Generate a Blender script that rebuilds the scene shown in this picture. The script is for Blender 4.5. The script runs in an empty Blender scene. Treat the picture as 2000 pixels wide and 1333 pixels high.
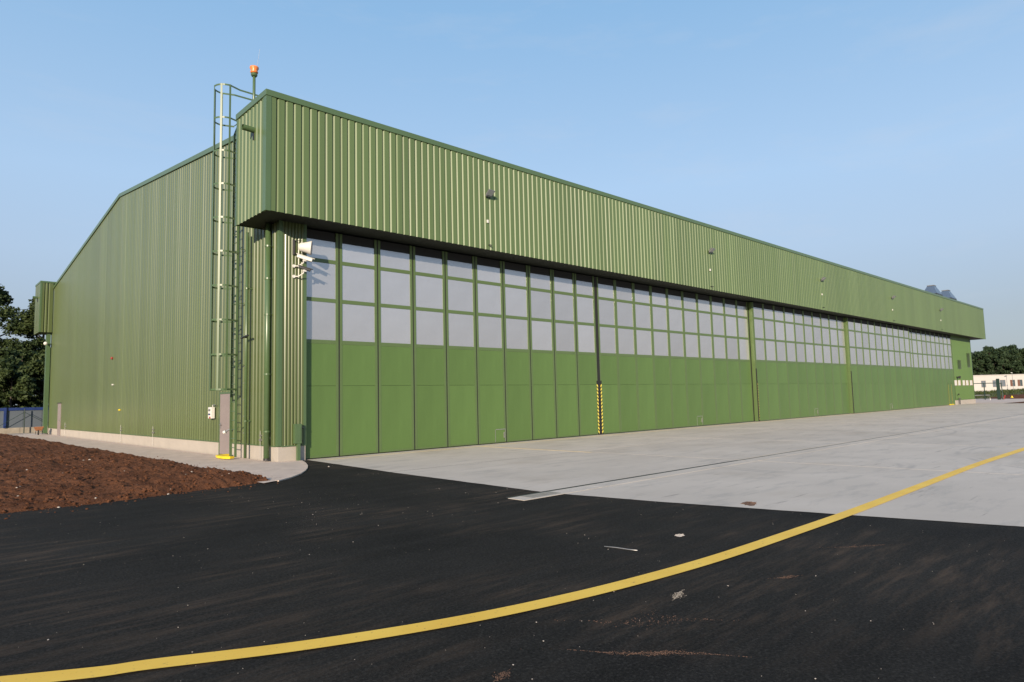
import bpy, math, random
from mathutils import Vector, Matrix, noise
random.seed(7)
sc = bpy.context.scene
C = sc.collection
# ------------------------------------------------------------------ camera, light
def make_camera():
    yaw, pit, rol = 0.75332, 0.08792, -0.02473
    fw = Vector((math.sin(yaw)*math.cos(pit), math.cos(yaw)*math.cos(pit), math.sin(pit)))
    rt = Vector((math.cos(yaw), -math.sin(yaw), 0)); up = rt.cross(fw)
    r2 = rt*math.cos(rol)+up*math.sin(rol); u2 = -rt*math.sin(rol)+up*math.cos(rol)
    cd = bpy.data.cameras.new('camera'); cam = bpy.data.objects.new('camera', cd); C.objects.link(cam)
    m = Matrix((r2, u2, -fw)).transposed().to_4x4(); m.translation = Vector((-8.332, -18.991, 1.669))
    cam.matrix_world = m
    cd.sensor_width = 36; cd.lens = 1294.06/2000*36; cd.clip_start = .05; cd.clip_end = 6000
    sc.camera = cam
make_camera()
SKY, EXPO = 0.13, 0.6
SUN = Vector((-1.33, -1.0, 0.47)).normalized()
elev = math.asin(SUN.z); azi = math.atan2(SUN.x, SUN.y)
w = bpy.data.worlds.new('World'); sc.world = w; w.use_nodes = True
nt = w.node_tree; nt.nodes.clear()
sky = nt.nodes.new('ShaderNodeTexSky'); sky.sky_type = 'NISHITA'; sky.sun_disc = False
sky.sun_elevation = elev; sky.sun_rotation = azi; sky.air_density = 1.0; sky.dust_density = 1.2; sky.ozone_density = 2.2
bg = nt.nodes.new('ShaderNodeBackground'); bg.inputs[1].default_value = SKY
out = nt.nodes.new('ShaderNodeOutputWorld')
# faint high cirrus, even over the whole sky
tc = nt.nodes.new('ShaderNodeTexCoord'); mp = nt.nodes.new('ShaderNodeMapping'); mp.inputs['Scale'].default_value = (1.2, 2.6, 9)
nz = nt.nodes.new('ShaderNodeTexNoise'); nz.inputs['Scale'].default_value = 2.2; nz.inputs['Detail'].default_value = 7; nz.inputs['Roughness'].default_value = .62
rp = nt.nodes.new('ShaderNodeValToRGB'); rp.color_ramp.elements[0].position = .52; rp.color_ramp.elements[1].position = .8
rp.color_ramp.elements[1].color = (.2, .2, .2, 1)
mx = nt.nodes.new('ShaderNodeMixRGB'); mx.inputs['Color2'].default_value = (3.2, 3.4, 3.8, 1)
nt.links.new(tc.outputs['Generated'], mp.inputs[0]); nt.links.new(mp.outputs[0], nz.inputs['Vector'])
nt.links.new(nz.outputs['Fac'], rp.inputs[0]); nt.links.new(rp.outputs[0], mx.inputs['Fac'])
sep = nt.nodes.new('ShaderNodeSeparateXYZ'); nt.links.new(tc.outputs['Generated'], sep.inputs[0])
gr_ = nt.nodes.new('ShaderNodeValToRGB'); el = gr_.color_ramp.elements
for i, (pz, c) in enumerate(((0, (.35, .40, .47)), (.09, (.385, .44, .53)), (.2, (.45, .58, .76)), (.3, (.445, .63, .87)), (.52, (.29, .52, .81)), (1, (.12, .26, .58)))):
    e_ = el[i] if i < 1 else (el.new(pz) if pz < 1 else el[-1]); e_.position = pz; e_.color = (c[0], c[1], c[2], 1)
nt.links.new(sep.outputs['Z'], gr_.inputs[0])
sc_ = nt.nodes.new('ShaderNodeVectorMath'); sc_.operation = 'SCALE'; sc_.inputs['Scale'].default_value = 1/(SKY*2**EXPO); nt.links.new(gr_.outputs[0], sc_.inputs[0])
m0 = nt.nodes.new('ShaderNodeMixRGB'); m0.inputs[0].default_value = .85; nt.links.new(sky.outputs[0], m0.inputs[1]); nt.links.new(sc_.outputs[0], m0.inputs[2])
nt.links.new(m0.outputs[0], mx.inputs['Color1']); nt.links.new(mx.outputs[0], bg.inputs[0]); nt.links.new(bg.outputs[0], out.inputs[0])
sl = bpy.data.lights.new('sun', 'SUN'); sl.energy = 4.4; sl.angle = math.radians(.6); sl.color = (1, .84, .65)
so = bpy.data.objects.new('sun', sl); C.objects.link(so); so.rotation_euler = SUN.to_track_quat('Z', 'Y').to_euler()
sc.view_settings.view_transform = 'Standard'; sc.view_settings.look = 'None'
sc.view_settings.exposure = EXPO; sc.view_settings.gamma = 1; sc.view_settings.use_curve_mapping = False

# ------------------------------------------------------------------ materials
def lin(r, g, b):
    f = lambda c: (c/255/12.92) if c/255 <= .04045 else ((c/255+.055)/1.055)**2.4
    return (f(r), f(g), f(b))
def mat(name, col, rough=.6, metal=0, var=.12, vscale=3.0, bump=0, bscale=60, spec=.5, stretch=None, col2=None, rvar=0):
    m = bpy.data.materials.new(name); m.use_nodes = True; n = m.node_tree; p = n.nodes['Principled BSDF']
    p.inputs['Roughness'].default_value = rough; p.inputs['Metallic'].default_value = metal
    p.inputs['Specular IOR Level'].default_value = spec
    tc = n.nodes.new('ShaderNodeTexCoord'); src = tc.outputs['Object']
    if stretch:
        mp = n.nodes.new('ShaderNodeMapping'); mp.inputs['Scale'].default_value = stretch; n.links.new(src, mp.inputs[0]); src = mp.outputs[0]
    nz = n.nodes.new('ShaderNodeTexNoise'); nz.inputs['Scale'].default_value = vscale; nz.inputs['Detail'].default_value = 8; nz.inputs['Roughness'].default_value = .65
    n.links.new(src, nz.inputs['Vector'])
    r = n.nodes.new('ShaderNodeValToRGB'); r.color_ramp.elements[0].position = .3; r.color_ramp.elements[1].position = .7
    a = tuple(c*(1-var) for c in col); b = tuple(min(1, c*(1+var)) for c in (col2 or col))
    r.color_ramp.elements[0].color = (*a, 1); r.color_ramp.elements[1].color = (*b, 1)
    n.links.new(nz.outputs['Fac'], r.inputs[0]); n.links.new(r.outputs[0], p.inputs['Base Color'])
    if rvar:
        mr = n.nodes.new('ShaderNodeMapRange'); mr.inputs['To Min'].default_value = rough-rvar; mr.inputs['To Max'].default_value = rough+rvar
        n.links.new(nz.outputs['Fac'], mr.inputs['Value']); n.links.new(mr.outputs[0], p.inputs['Roughness'])
    if bump:
        n2 = n.nodes.new('ShaderNodeTexNoise'); n2.inputs['Scale'].default_value = bscale; n2.inputs['Detail'].default_value = 5
        n.links.new(tc.outputs['Object'], n2.inputs['Vector'])
        bp = n.nodes.new('ShaderNodeBump'); bp.inputs['Strength'].default_value = bump; bp.inputs['Distance'].default_value = .01
        n.links.new(n2.outputs['Fac'], bp.inputs['Height']); n.links.new(bp.outputs[0], p.inputs['Normal'])
    return m
GREEN = (.098, .160, .050)
M = {}
M['clad'] = mat('green_side_cladding', (.080, .107, .036), .31, var=.07, vscale=.35, rvar=.04, spec=.55, stretch=(1, 1, .15))
M['fclad'] = mat('green_fascia_cladding', (.096, .142, .054), .44, var=.06, vscale=.35, rvar=.04, spec=.4, stretch=(1, 1, .15))
M['trim'] = mat('green_trim_paint', (.070, .118, .052), .34, var=.05, vscale=1)
M['door'] = mat('green_door_paint', (.085, .148, .041), .42, var=.11, vscale=1.1, rvar=.07, stretch=(1, 1, .16), spec=.4)
M['frame'] = mat('green_frame_paint', (.084, .130, .046), .40, var=.06, vscale=1.2)
M['soffit'] = mat('soffit_shade_colour', (.010, .014, .008), .7, var=.1)  # green soffit metal, with the shade beneath the fascia box put into its colour
M['steel_green'] = mat('green_ladder_paint', (.072, .120, .052), .32, var=.06, vscale=4, spec=.6)
M['plinth'] = mat('beige_render', (.37, .33, .285), .85, var=.07, vscale=1.4, bump=.15, bscale=90)
M['rubber'] = mat('black_rubber', (.012, .012, .011), .7)
M['greydoor'] = mat('grey_door_paint', (.235, .195, .185), .45, var=.05, vscale=1)
M['white'] = mat('white_plastic', (.62, .60, .56), .4, var=.05, vscale=6)
M['grey'] = mat('grey_metal', (.22, .22, .23), .4, metal=.4, var=.1, vscale=6)
M['galv'] = mat('galvanised_steel', (.34, .33, .32), .4, metal=.6, var=.12, vscale=9)
M['black'] = mat('black_metal', (.02, .02, .022), .4, var=.1)
M['orange'] = mat('orange_plastic', (.70, .20, .05), .35, var=.08)
M['red'] = mat('red_plastic', (.28, .025, .02), .5)
M['yellowpaint'] = mat('yellow_paint', (.75, .55, .02), .5, var=.06)
M['lampglass'] = mat('lamp_glass', (.25, .27, .28), .1, var=.05)
M['blue'] = mat('blue_paint', (.015, .035, .14), .45, var=.15)
M['bluegrey'] = mat('blue_grey_panel', (.095, .115, .14), .7, var=.08, vscale=1)
M['cream'] = mat('cream_wall', (.62, .57, .48), .8, var=.05)
M['concgrey'] = mat('weathered_concrete', (.30, .26, .21), .9, var=.2, vscale=1.5)
M['darkgreen'] = mat('dark_green_paint', (.006, .026, .018), .5)
M['rust'] = mat('rusty_tray', (.30, .13, .06), .7, var=.3, vscale=8)
M['bark'] = mat('bark', (.06, .045, .035), .9, var=.3, vscale=4)
M['pinebark'] = mat('pine_bark', (.055, .042, .032), .9, var=.3, vscale=2)
M['vent'] = mat('blue_grey_vent', (.10, .14, .20), .35, metal=.3, var=.06)
M['roof'] = mat('roof_sheet', (.20, .22, .20), .5, var=.1)
M['whitebuilding'] = mat('white_render', (.44, .42, .40), .8, var=.05, vscale=.3)
M['window'] = mat('dark_window_glass', (.05, .07, .08), .08, var=.1)
M['brownframe'] = mat('brown_frame', (.12, .05, .03), .5)
M['grass'] = mat('rough_grass', (.075, .09, .028), .95, var=.35, vscale=1.2, bump=.6, bscale=8, col2=(.11, .10, .045))
M['walk'] = mat('walkway_concrete', (.53, .425, .345), .9, var=.16, vscale=1.6, bump=.25, bscale=70)
M['stone'] = mat('pale_stone', (.42, .37, .32), .85, var=.2, vscale=9)
M['dirt'] = mat('brown_dirt', (.115, .062, .038), .95, var=.3, vscale=8)

def pane_mat():
    m = mat('translucent_polycarbonate', (.52, .515, .525), .20, metal=.66, var=.05, vscale=.8, spec=.5)
    n = m.node_tree; p = n.nodes['Principled BSDF']
    tc = n.nodes.new('ShaderNodeTexCoord'); wv = n.nodes.new('ShaderNodeTexWave'); wv.inputs['Scale'].default_value = 7; wv.inputs['Distortion'].default_value = .15
    n.links.new(tc.outputs['Object'], wv.inputs['Vector'])
    bp = n.nodes.new('ShaderNodeBump'); bp.inputs['Strength'].default_value = .12; bp.inputs['Distance'].default_value = .004
    n.links.new(wv.outputs['Fac'], bp.inputs['Height']); n.links.new(bp.outputs[0], p.inputs['Normal'])
    # each pane a touch lighter or darker than the next
    oi = n.nodes.new('ShaderNodeObjectInfo'); mr = n.nodes.new('ShaderNodeMapRange'); mr.inputs['To Min'].default_value = .9; mr.inputs['To Max'].default_value = 1.08
    mul = n.nodes.new('ShaderNodeMixRGB'); mul.blend_type = 'MULTIPLY'; mul.inputs[0].default_value = 1
    src = p.inputs['Base Color'].links[0].from_socket
    n.links.new(oi.outputs['Random'], mr.inputs['Value']); n.links.new(src, mul.inputs[1]); n.links.new(mr.outputs[0], mul.inputs[2]); n.links.new(mul.outputs[0], p.inputs['Base Color'])
    return m
M['pane'] = pane_mat()
def vary(m, lo, hi):
    n = m.node_tree; p = n.nodes['Principled BSDF']
    oi = n.nodes.new('ShaderNodeObjectInfo'); mr = n.nodes.new('ShaderNodeMapRange'); mr.inputs['To Min'].default_value = lo; mr.inputs['To Max'].default_value = hi
    mul = n.nodes.new('ShaderNodeMixRGB'); mul.blend_type = 'MULTIPLY'; mul.inputs[0].default_value = 1
    src = p.inputs['Base Color'].links[0].from_socket
    n.links.new(oi.outputs['Random'], mr.inputs['Value']); n.links.new(src, mul.inputs[1]); n.links.new(mr.outputs[0], mul.inputs[2]); n.links.new(mul.outputs[0], p.inputs['Base Color'])
vary(M['door'], .94, 1.05)

def sheet_variation(m, axis, step, amt):
    n = m.node_tree; p = n.nodes['Principled BSDF']; L = n.links.new
    tc = n.nodes.new('ShaderNodeTexCoord'); sx = n.nodes.new('ShaderNodeSeparateXYZ'); L(tc.outputs['Object'], sx.inputs[0])
    a = n.nodes.new('ShaderNodeMath'); a.operation = 'MULTIPLY_ADD'; a.inputs[1].default_value = 1/step; a.inputs[2].default_value = .37; L(sx.outputs[axis], a.inputs[0])
    f = n.nodes.new('ShaderNodeMath'); f.operation = 'FLOOR'; L(a.outputs[0], f.inputs[0])
    w_ = n.nodes.new('ShaderNodeTexWhiteNoise'); w_.noise_dimensions = '1D'; L(f.outputs[0], w_.inputs['W'])
    mr = n.nodes.new('ShaderNodeMapRange'); mr.inputs['To Min'].default_value = 1-amt; mr.inputs['To Max'].default_value = 1+amt; L(w_.outputs['Value'], mr.inputs['Value'])
    mul = n.nodes.new('ShaderNodeMixRGB'); mul.blend_type = 'MULTIPLY'; mul.inputs[0].default_value = 1
    src = p.inputs['Base Color'].links[0].from_socket; L(src, mul.inputs[1]); L(mr.outputs[0], mul.inputs[2]); L(mul.outputs[0], p.inputs['Base Color'])
sheet_variation(M['clad'], 'Y', 1.2, .07); sheet_variation(M['fclad'], 'X', 1.0148, .06)
M['hazy'] = mat('hazard_yellow', (.72, .60, .09), .5, var=.06)

def foliage(name, c1, c2):
    m = bpy.data.materials.new(name); m.use_nodes = True; n = m.node_tree; p = n.nodes['Principled BSDF']; p.inputs['Roughness'].default_value = .65
    p.inputs['Specular IOR Level'].default_value = .25
    g = n.nodes.new('ShaderNodeTexCoord'); nz = n.nodes.new('ShaderNodeTexNoise'); nz.inputs['Scale'].default_value = 1.1; nz.inputs['Detail'].default_value = 6
    r = n.nodes.new('ShaderNodeValToRGB'); r.color_ramp.elements[0].position = .35; r.color_ramp.elements[1].position = .68
    r.color_ramp.elements[0].color = (*c1, 1); r.color_ramp.elements[1].color = (*c2, 1)
    n.links.new(g.outputs['Object'], nz.inputs['Vector']); n.links.new(nz.outputs['Fac'], r.inputs[0]); n.links.new(r.outputs[0], p.inputs['Base Color'])
    tr = n.nodes.new('ShaderNodeBsdfTranslucent'); n.links.new(r.outputs[0], tr.inputs[0]); ms = n.nodes.new('ShaderNodeMixShader'); ms.inputs[0].default_value = .25
    n.links.new(p.outputs[0], ms.inputs[1]); n.links.new(tr.outputs[0], ms.inputs[2]); n.links.new(ms.outputs[0], n.nodes['Material Output'].inputs[0])
    return m
M['leaf'] = foliage('oak_foliage', (.022, .040, .014), (.070, .095, .028))
M['needle'] = foliage('pine_foliage', (.022, .042, .020), (.052, .082, .034))
M['shrub'] = foliage('shrub_foliage', (.03, .045, .012), (.08, .10, .03))

def asphalt_mat():
    m = bpy.data.materials.new('fresh_asphalt'); m.use_nodes = True; n = m.node_tree; p = n.nodes['Principled BSDF']; L = n.links.new
    tc = n.nodes.new('ShaderNodeTexCoord'); O = tc.outputs['Object']
    def noise_(s, d=6, stretch=None, rough=.6):
        src = O
        if stretch:
            mp = n.nodes.new('ShaderNodeMapping'); mp.inputs['Scale'].default_value = stretch[:3]; mp.inputs['Rotation'].default_value = (0, 0, stretch[3]); L(O, mp.inputs[0]); src = mp.outputs[0]
        z = n.nodes.new('ShaderNodeTexNoise'); z.inputs['Scale'].default_value = s; z.inputs['Detail'].default_value = d; z.inputs['Roughness'].default_value = rough; L(src, z.inputs['Vector']); return z.outputs['Fac']
    def ramp(f, a, b, c0=(0, 0, 0, 1), c1=(1, 1, 1, 1)):
        r = n.nodes.new('ShaderNodeValToRGB'); r.color_ramp.elements[0].position = a; r.color_ramp.elements[1].position = b; r.color_ramp.elements[0].color = c0; r.color_ramp.elements[1].color = c1; L(f, r.inputs[0]); return r.outputs[0]
    def mix(f, a, b, t='MIX'):
        x = n.nodes.new('ShaderNodeMixRGB'); x.blend_type = t
        for i, v in enumerate((f, a, b)):
            if hasattr(v, 'links') or hasattr(v, 'is_linked'): L(v, x.inputs[i])
            else: x.inputs[i].default_value = v
        return x.outputs[0]
    base = ramp(noise_(.35, 8, (1, 1, 1, 0)), .3, .7, (.0140, .0131, .0115, 1), (.0290, .0266, .0228, 1))
    streak = ramp(noise_(1.0, 8, (.28, 2.4, 1, -.72), .7), .46, .66)
    base = mix(mix(1, streak, (.35, .35, .35, 1), 'MULTIPLY'), base, (.038, .035, .031, 1))
    # aggregate grain
    grain = ramp(noise_(42, 6, None, .75), .36, .66, (.3, .3, .3, 1), (1.0, 1.0, 1.0, 1))
    base = mix(1.0, base, grain, 'MULTIPLY'); base = mix(1.0, base, (1.45, 1.45, 1.45, 1), 'MULTIPLY')
    # dusty mud traces left by wheels, drawn out along the driving direction, in patches
    mud = ramp(noise_(1.5, 9, (.45, 3.4, 1, -.72), .74), .47, .64)
    where = ramp(noise_(.33, 3), .44, .6)
    mudf = mix(1.0, mud, where, 'MULTIPLY')
    base = mix(mix(1, mudf, (.55, .55, .55, 1), 'MULTIPLY'), base, (.100, .069, .047, 1))
    # tiny pale grit
    vo = n.nodes.new('ShaderNodeTexVoronoi'); vo.inputs['Scale'].default_value = 9; L(O, vo.inputs['Vector'])
    lt = n.nodes.new('ShaderNodeMath'); lt.operation = 'LESS_THAN'; lt.inputs[1].default_value = .055; L(vo.outputs['Distance'], lt.inputs[0])
    sw = ramp(noise_(.7, 4), .52, .66)
    g = mix(1.0, lt.outputs[0], sw, 'MULTIPLY')
    base = mix(g, base, (.16, .15, .13, 1))
    v2 = n.nodes.new('ShaderNodeTexVoronoi'); v2.inputs['Scale'].default_value = 75; L(O, v2.inputs['Vector'])
    s3 = n.nodes.new('ShaderNodeSeparateColor'); L(v2.outputs['Color'], s3.inputs[0])
    q = ramp(s3.outputs[0], .80, .95); base = mix(mix(1, q, (.3, .3, .3, 1), 'MULTIPLY'), base, (.065, .06, .052, 1))
    L(base, p.inputs['Base Color'])
    p.inputs['Roughness'].default_value = .9; p.inputs['Specular IOR Level'].default_value = .08
    bz = noise_(110, 4); bp = n.nodes.new('ShaderNodeBump'); bp.inputs['Strength'].default_value = .55; bp.inputs['Distance'].default_value = .008; L(bz, bp.inputs['Height']); L(bp.outputs[0], p.inputs['Normal'])
    return m
M['asphalt'] = asphalt_mat()

def concrete_mat():
    m = bpy.data.materials.new('brushed_concrete'); m.use_nodes = True; n = m.node_tree; p = n.nodes['Principled BSDF']; L = n.links.new
    g = n.nodes.new('ShaderNodeNewGeometry'); O = g.outputs['Position']
    def noise_(s, d, sc_=(1, 1, 1), rot=0, rough=.6):
        mp = n.nodes.new('ShaderNodeMapping'); mp.inputs['Scale'].default_value = sc_; mp.inputs['Rotation'].default_value = (0, 0, rot); L(O, mp.inputs[0])
        z = n.nodes.new('ShaderNodeTexNoise'); z.inputs['Scale'].default_value = s; z.inputs['Detail'].default_value = d; z.inputs['Roughness'].default_value = rough; L(mp.outputs[0], z.inputs['Vector']); return z.outputs['Fac']
    def ramp(f, a, b, c0=(0, 0, 0, 1), c1=(1, 1, 1, 1)):
        r = n.nodes.new('ShaderNodeValToRGB'); r.color_ramp.elements[0].position = a; r.color_ramp.elements[1].position = b; r.color_ramp.elements[0].color = c0; r.color_ramp.elements[1].color = c1; L(f, r.inputs[0]); return r.outputs[0]
    def mix(f, a, b, t='MIX'):
        x = n.nodes.new('ShaderNodeMixRGB'); x.blend_type = t
        for i, v in enumerate((f, a, b)):
            if hasattr(v, 'is_linked'): L(v, x.inputs[i])
            else: x.inputs[i].default_value = v
        return x.outputs[0]
    base = ramp(noise_(.4, 7), .3, .7, (.465, .41, .345, 1), (.555, .49, .415, 1))
    a = ramp(noise_(1.0, 9, (.6, 2.4, 1), .75, .7), .52, .72)
    base = mix(mix(1, a, (.75, .75, .75, 1), 'MULTIPLY'), base, (.33, .305, .27, 1))
    b = ramp(noise_(1.7, 6, (.22, 2.6, 1), .8, .65), .62, .7)
    base = mix(mix(1, b, (.7, .7, .7, 1), 'MULTIPLY'), base, (.20, .175, .15, 1))
    c = ramp(noise_(.28, 5, (1, 1.5, 1)), .56, .75)
    base = mix(mix(1, c, (.6, .6, .6, 1), 'MULTIPLY'), base, (.37, .31, .24, 1))
    # faint curved tyre marks: thin rings round turning centres on the apron
    sx = n.nodes.new('ShaderNodeSeparateXYZ'); L(O, sx.inputs[0])
    for cx, cy, R in ((7.4, -12.2, 1.9), (7.4, -12.2, 2.12), (13.5, -20.5, 6.3), (13.5, -20.5, 6.52), (20, -4, 8.0)):
        v = n.nodes.new('ShaderNodeVectorMath'); v.operation = 'DISTANCE'; v.inputs[1].default_value = (cx, cy, .006); L(O, v.inputs[0])
        s = n.nodes.new('ShaderNodeMath'); s.operation = 'SUBTRACT'; s.inputs[1].default_value = R; L(v.outputs['Value'], s.inputs[0])
        ab = n.nodes.new('ShaderNodeMath'); ab.operation = 'ABSOLUTE'; L(s.outputs[0], ab.inputs[0])
        r = ramp(ab.outputs[0], .02, .09, (1, 1, 1, 1), (0, 0, 0, 1))
        f = mix(1, r, ramp(noise_(.7, 5), .42, .6), 'MULTIPLY')
        base = mix(mix(1, f, (.3, .3, .3, 1), 'MULTIPLY'), base, (.16, .16, .16, 1))
    oi = n.nodes.new('ShaderNodeObjectInfo'); mr = n.nodes.new('ShaderNodeMapRange'); mr.inputs['To Min'].default_value = .95; mr.inputs['To Max'].default_value = 1.03
    L(oi.outputs['Random'], mr.inputs['Value']); base = mix(1, base, mr.outputs[0], 'MULTIPLY')
    L(base, p.inputs['Base Color']); p.inputs['Roughness'].default_value = .8; p.inputs['Specular IOR Level'].default_value = .3
    bp = n.nodes.new('ShaderNodeBump'); bp.inputs['Strength'].default_value = .25; bp.inputs['Distance'].default_value = .004; L(noise_(60, 4, (1, 1, 1)), bp.inputs['Height']); L(bp.outputs[0], p.inputs['Normal'])
    return m
M['conc'] = concrete_mat()
def worn_paint():
    m = bpy.data.materials.new('worn_yellow_line'); m.use_nodes = True; n = m.node_tree; p = n.nodes['Principled BSDF']; L = n.links.new
    tc = n.nodes.new('ShaderNodeTexCoord')
    a = n.nodes.new('ShaderNodeTexNoise'); a.inputs['Scale'].default_value = 1.3; a.inputs['Detail'].default_value = 8; L(tc.outputs['Object'], a.inputs['Vector'])
    r = n.nodes.new('ShaderNodeValToRGB'); r.color_ramp.elements[0].position = .3; r.color_ramp.elements[1].position = .75; r.color_ramp.elements[0].color = (.78, .47, .055, 1); r.color_ramp.elements[1].color = (.88, .58, .085, 1)
    L(a.outputs['Fac'], r.inputs[0])
    b = n.nodes.new('ShaderNodeTexNoise'); b.inputs['Scale'].default_value = 26; b.inputs['Detail'].default_value = 6; b.inputs['Roughness'].default_value = .75; L(tc.outputs['Object'], b.inputs['Vector'])
    r2 = n.nodes.new('ShaderNodeValToRGB'); r2.color_ramp.elements[0].position = .61; r2.color_ramp.elements[1].position = .70; L(b.outputs['Fac'], r2.inputs[0])
    x = n.nodes.new('ShaderNodeMixRGB'); x.inputs[2].default_value = (.18, .12, .06, 1); L(r2.outputs[0], x.inputs[0]); L(r.outputs[0], x.inputs[1]); L(x.outputs[0], p.inputs['Base Color'])
    p.inputs['Roughness'].default_value = .7
    return m
M['line'] = worn_paint()
M['faintline'] = mat('faded_yellow_line', (.56, .44, .26), .8, var=.12, vscale=4)
def soil_mat():
    m = bpy.data.materials.new('turned_soil'); m.use_nodes = True; n = m.node_tree; p = n.nodes['Principled BSDF']; L = n.links.new
    tc = n.nodes.new('ShaderNodeTexCoord')
    a = n.nodes.new('ShaderNodeTexNoise'); a.inputs['Scale'].default_value = 1.1; a.inputs['Detail'].default_value = 10; a.inputs['Roughness'].default_value = .7; L(tc.outputs['Object'], a.inputs['Vector'])
    r = n.nodes.new('ShaderNodeValToRGB'); e = r.color_ramp.elements; e[0].position = .3; e[1].position = .72; e[0].color = (.066, .028, .015, 1); e[1].color = (.185, .080, .040, 1)
    L(a.outputs['Fac'], r.inputs[0]); L(r.outputs[0], p.inputs['Base Color']); p.inputs['Roughness'].default_value = .95; p.inputs['Specular IOR Level'].default_value = .1
    b = n.nodes.new('ShaderNodeTexNoise'); b.inputs['Scale'].default_value = 22; b.inputs['Detail'].default_value = 8; b.inputs['Roughness'].default_value = .75; L(tc.outputs['Object'], b.inputs['Vector'])
    bp = n.nodes.new('ShaderNodeBump'); bp.inputs['Strength'].default_value = 1; bp.inputs['Distance'].default_value = .05; L(b.outputs['Fac'], bp.inputs['Height']); L(bp.outputs[0], p.inputs['Normal'])
    return m
M['soil'] = soil_mat()

# ------------------------------------------------------------------ mesh helpers
class MB:
    def __init__(s): s.v = []; s.f = []
    def quad(s, a, b, c, d): i = len(s.v); s.v += [a, b, c, d]; s.f.append((i, i+1, i+2, i+3))
    def poly(s, pts): i = len(s.v); s.v += list(pts); s.f.append(tuple(range(i, i+len(pts))))
    def box(s, x0, x1, y0, y1, z0, z1):
        if x0 > x1: x0, x1 = x1, x0
        if y0 > y1: y0, y1 = y1, y0
        if z0 > z1: z0, z1 = z1, z0
        i = len(s.v); s.v += [(x0, y0, z0), (x1, y0, z0), (x1, y1, z0), (x0, y1, z0), (x0, y0, z1), (x1, y0, z1), (x1, y1, z1), (x0, y1, z1)]
        for f in ((3, 2, 1, 0), (4, 5, 6, 7), (0, 1, 5, 4), (1, 2, 6, 5), (2, 3, 7, 6), (3, 0, 4, 7)): s.f.append(tuple(i+k for k in f))
        return s
    def obox(s, M4, sx, sy, sz):
        i = len(s.v)
        for z in (-sz/2, sz/2):
            for x, y in ((-sx/2, -sy/2), (sx/2, -sy/2), (sx/2, sy/2), (-sx/2, sy/2)): s.v.append(tuple(M4 @ Vector((x, y, z))))
        for f in ((3, 2, 1, 0), (4, 5, 6, 7), (0, 1, 5, 4), (1, 2, 6, 5), (2, 3, 7, 6), (3, 0, 4, 7)): s.f.append(tuple(i+k for k in f))
        return s
    def tube(s, pts, rad, n=8, cap=True):
        pts = [Vector(p) for p in pts]; rs = rad if isinstance(rad, (list, tuple)) else [rad]*len(pts); base = len(s.v)
        for k, p in enumerate(pts):
            d = (pts[min(k+1, len(pts)-1)]-pts[max(k-1, 0)]).normalized()
            a = Vector((0, 0, 1)) if abs(d.z) < .9 else Vector((1, 0, 0)); u = d.cross(a).normalized(); v = d.cross(u)
            for j in range(n): t = 2*math.pi*j/n; s.v.append(tuple(p+(u*math.cos(t)+v*math.sin(t))*rs[k]))
        for k in range(len(pts)-1):
            for j in range(n): a = base+k*n+j; b = base+k*n+(j+1) % n; s.f.append((a, b, b+n, a+n))
        if cap: s.f.append(tuple(base+j for j in reversed(range(n)))); s.f.append(tuple(base+(len(pts)-1)*n+j for j in range(n)))
        return s
    def strap(s, pts, w, t, wdir):
        """flat bar along pts; width along wdir, thickness t"""
        pts = [Vector(p) for p in pts]; wd = Vector(wdir).normalized(); base = len(s.v)
        for k, p in enumerate(pts):
            d = (pts[min(k+1, len(pts)-1)]-pts[max(k-1, 0)]).normalized(); nn = d.cross(wd).normalized()
            for a, b in ((-1, -1), (1, -1), (1, 1), (-1, 1)): s.v.append(tuple(p+wd*a*w/2+nn*b*t/2))
        for k in range(len(pts)-1):
            for j in range(4): a = base+k*4+j; b = base+k*4+(j+1) % 4; s.f.append((a, b, b+4, a+4))
        s.f.append((base+3, base+2, base+1, base)); e = base+(len(pts)-1)*4; s.f.append((e, e+1, e+2, e+3))
        return s
    def mesh(s, name, m, smooth=False):
        me = bpy.data.meshes.new(name); me.from_pydata([tuple(v) for v in s.v], [], s.f); me.materials.append(m); me.validate()
        if smooth:
            for p in me.polygons: p.use_smooth = True
        me.update(); return me
    def build(s, name, m, parent=None, loc=(0, 0, 0), smooth=False):
        return link(name, s.mesh(name, m, smooth), parent, loc)
def link(name, me, parent=None, loc=(0, 0, 0), rz=0):
    o = bpy.data.objects.new(name, me); C.objects.link(o); o.location = loc; o.rotation_euler = (0, 0, rz)
    if parent: o.parent = parent
    return o
def bevel(o, wd=.01, seg=2):
    b = o.modifiers.new('bevel', 'BEVEL'); b.width = wd; b.segments = seg; b.limit_method = 'ANGLE'; return o
def tag(o, label=None, cat=None, group=None, kind=None):
    if label: o['label'] = label
    if cat: o['category'] = cat
    if group: o['group'] = group
    if kind: o['kind'] = kind
    return o
def empty(name, loc=(0, 0, 0), rz=0):
    o = bpy.data.objects.new(name, None); C.objects.link(o); o.location = loc; o.rotation_euler = (0, 0, rz); o.empty_display_size = .3; return o
def copy_tree(o, parent=None):
    c = o.copy(); C.objects.link(c); c.parent = parent
    for ch in list(o.children): copy_tree(ch, c)
    return c

# ------------------------------------------------------------------ ground
g = MB(); g.poly([(-2500, -2500, -.12), (2500, -2500, -.12), (2500, 2500, -.12), (-2500, 2500, -.12)])
tag(g.build('ground', M['grass']), kind='structure')
g = MB(); g.poly([(-90, -90, 0), (76, -90, 0), (76, 2, 0), (-1, 2, 0), (-1, 44, 0), (-90, 44, 0)])
tag(g.build('asphalt', M['asphalt']), kind='structure')

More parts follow.
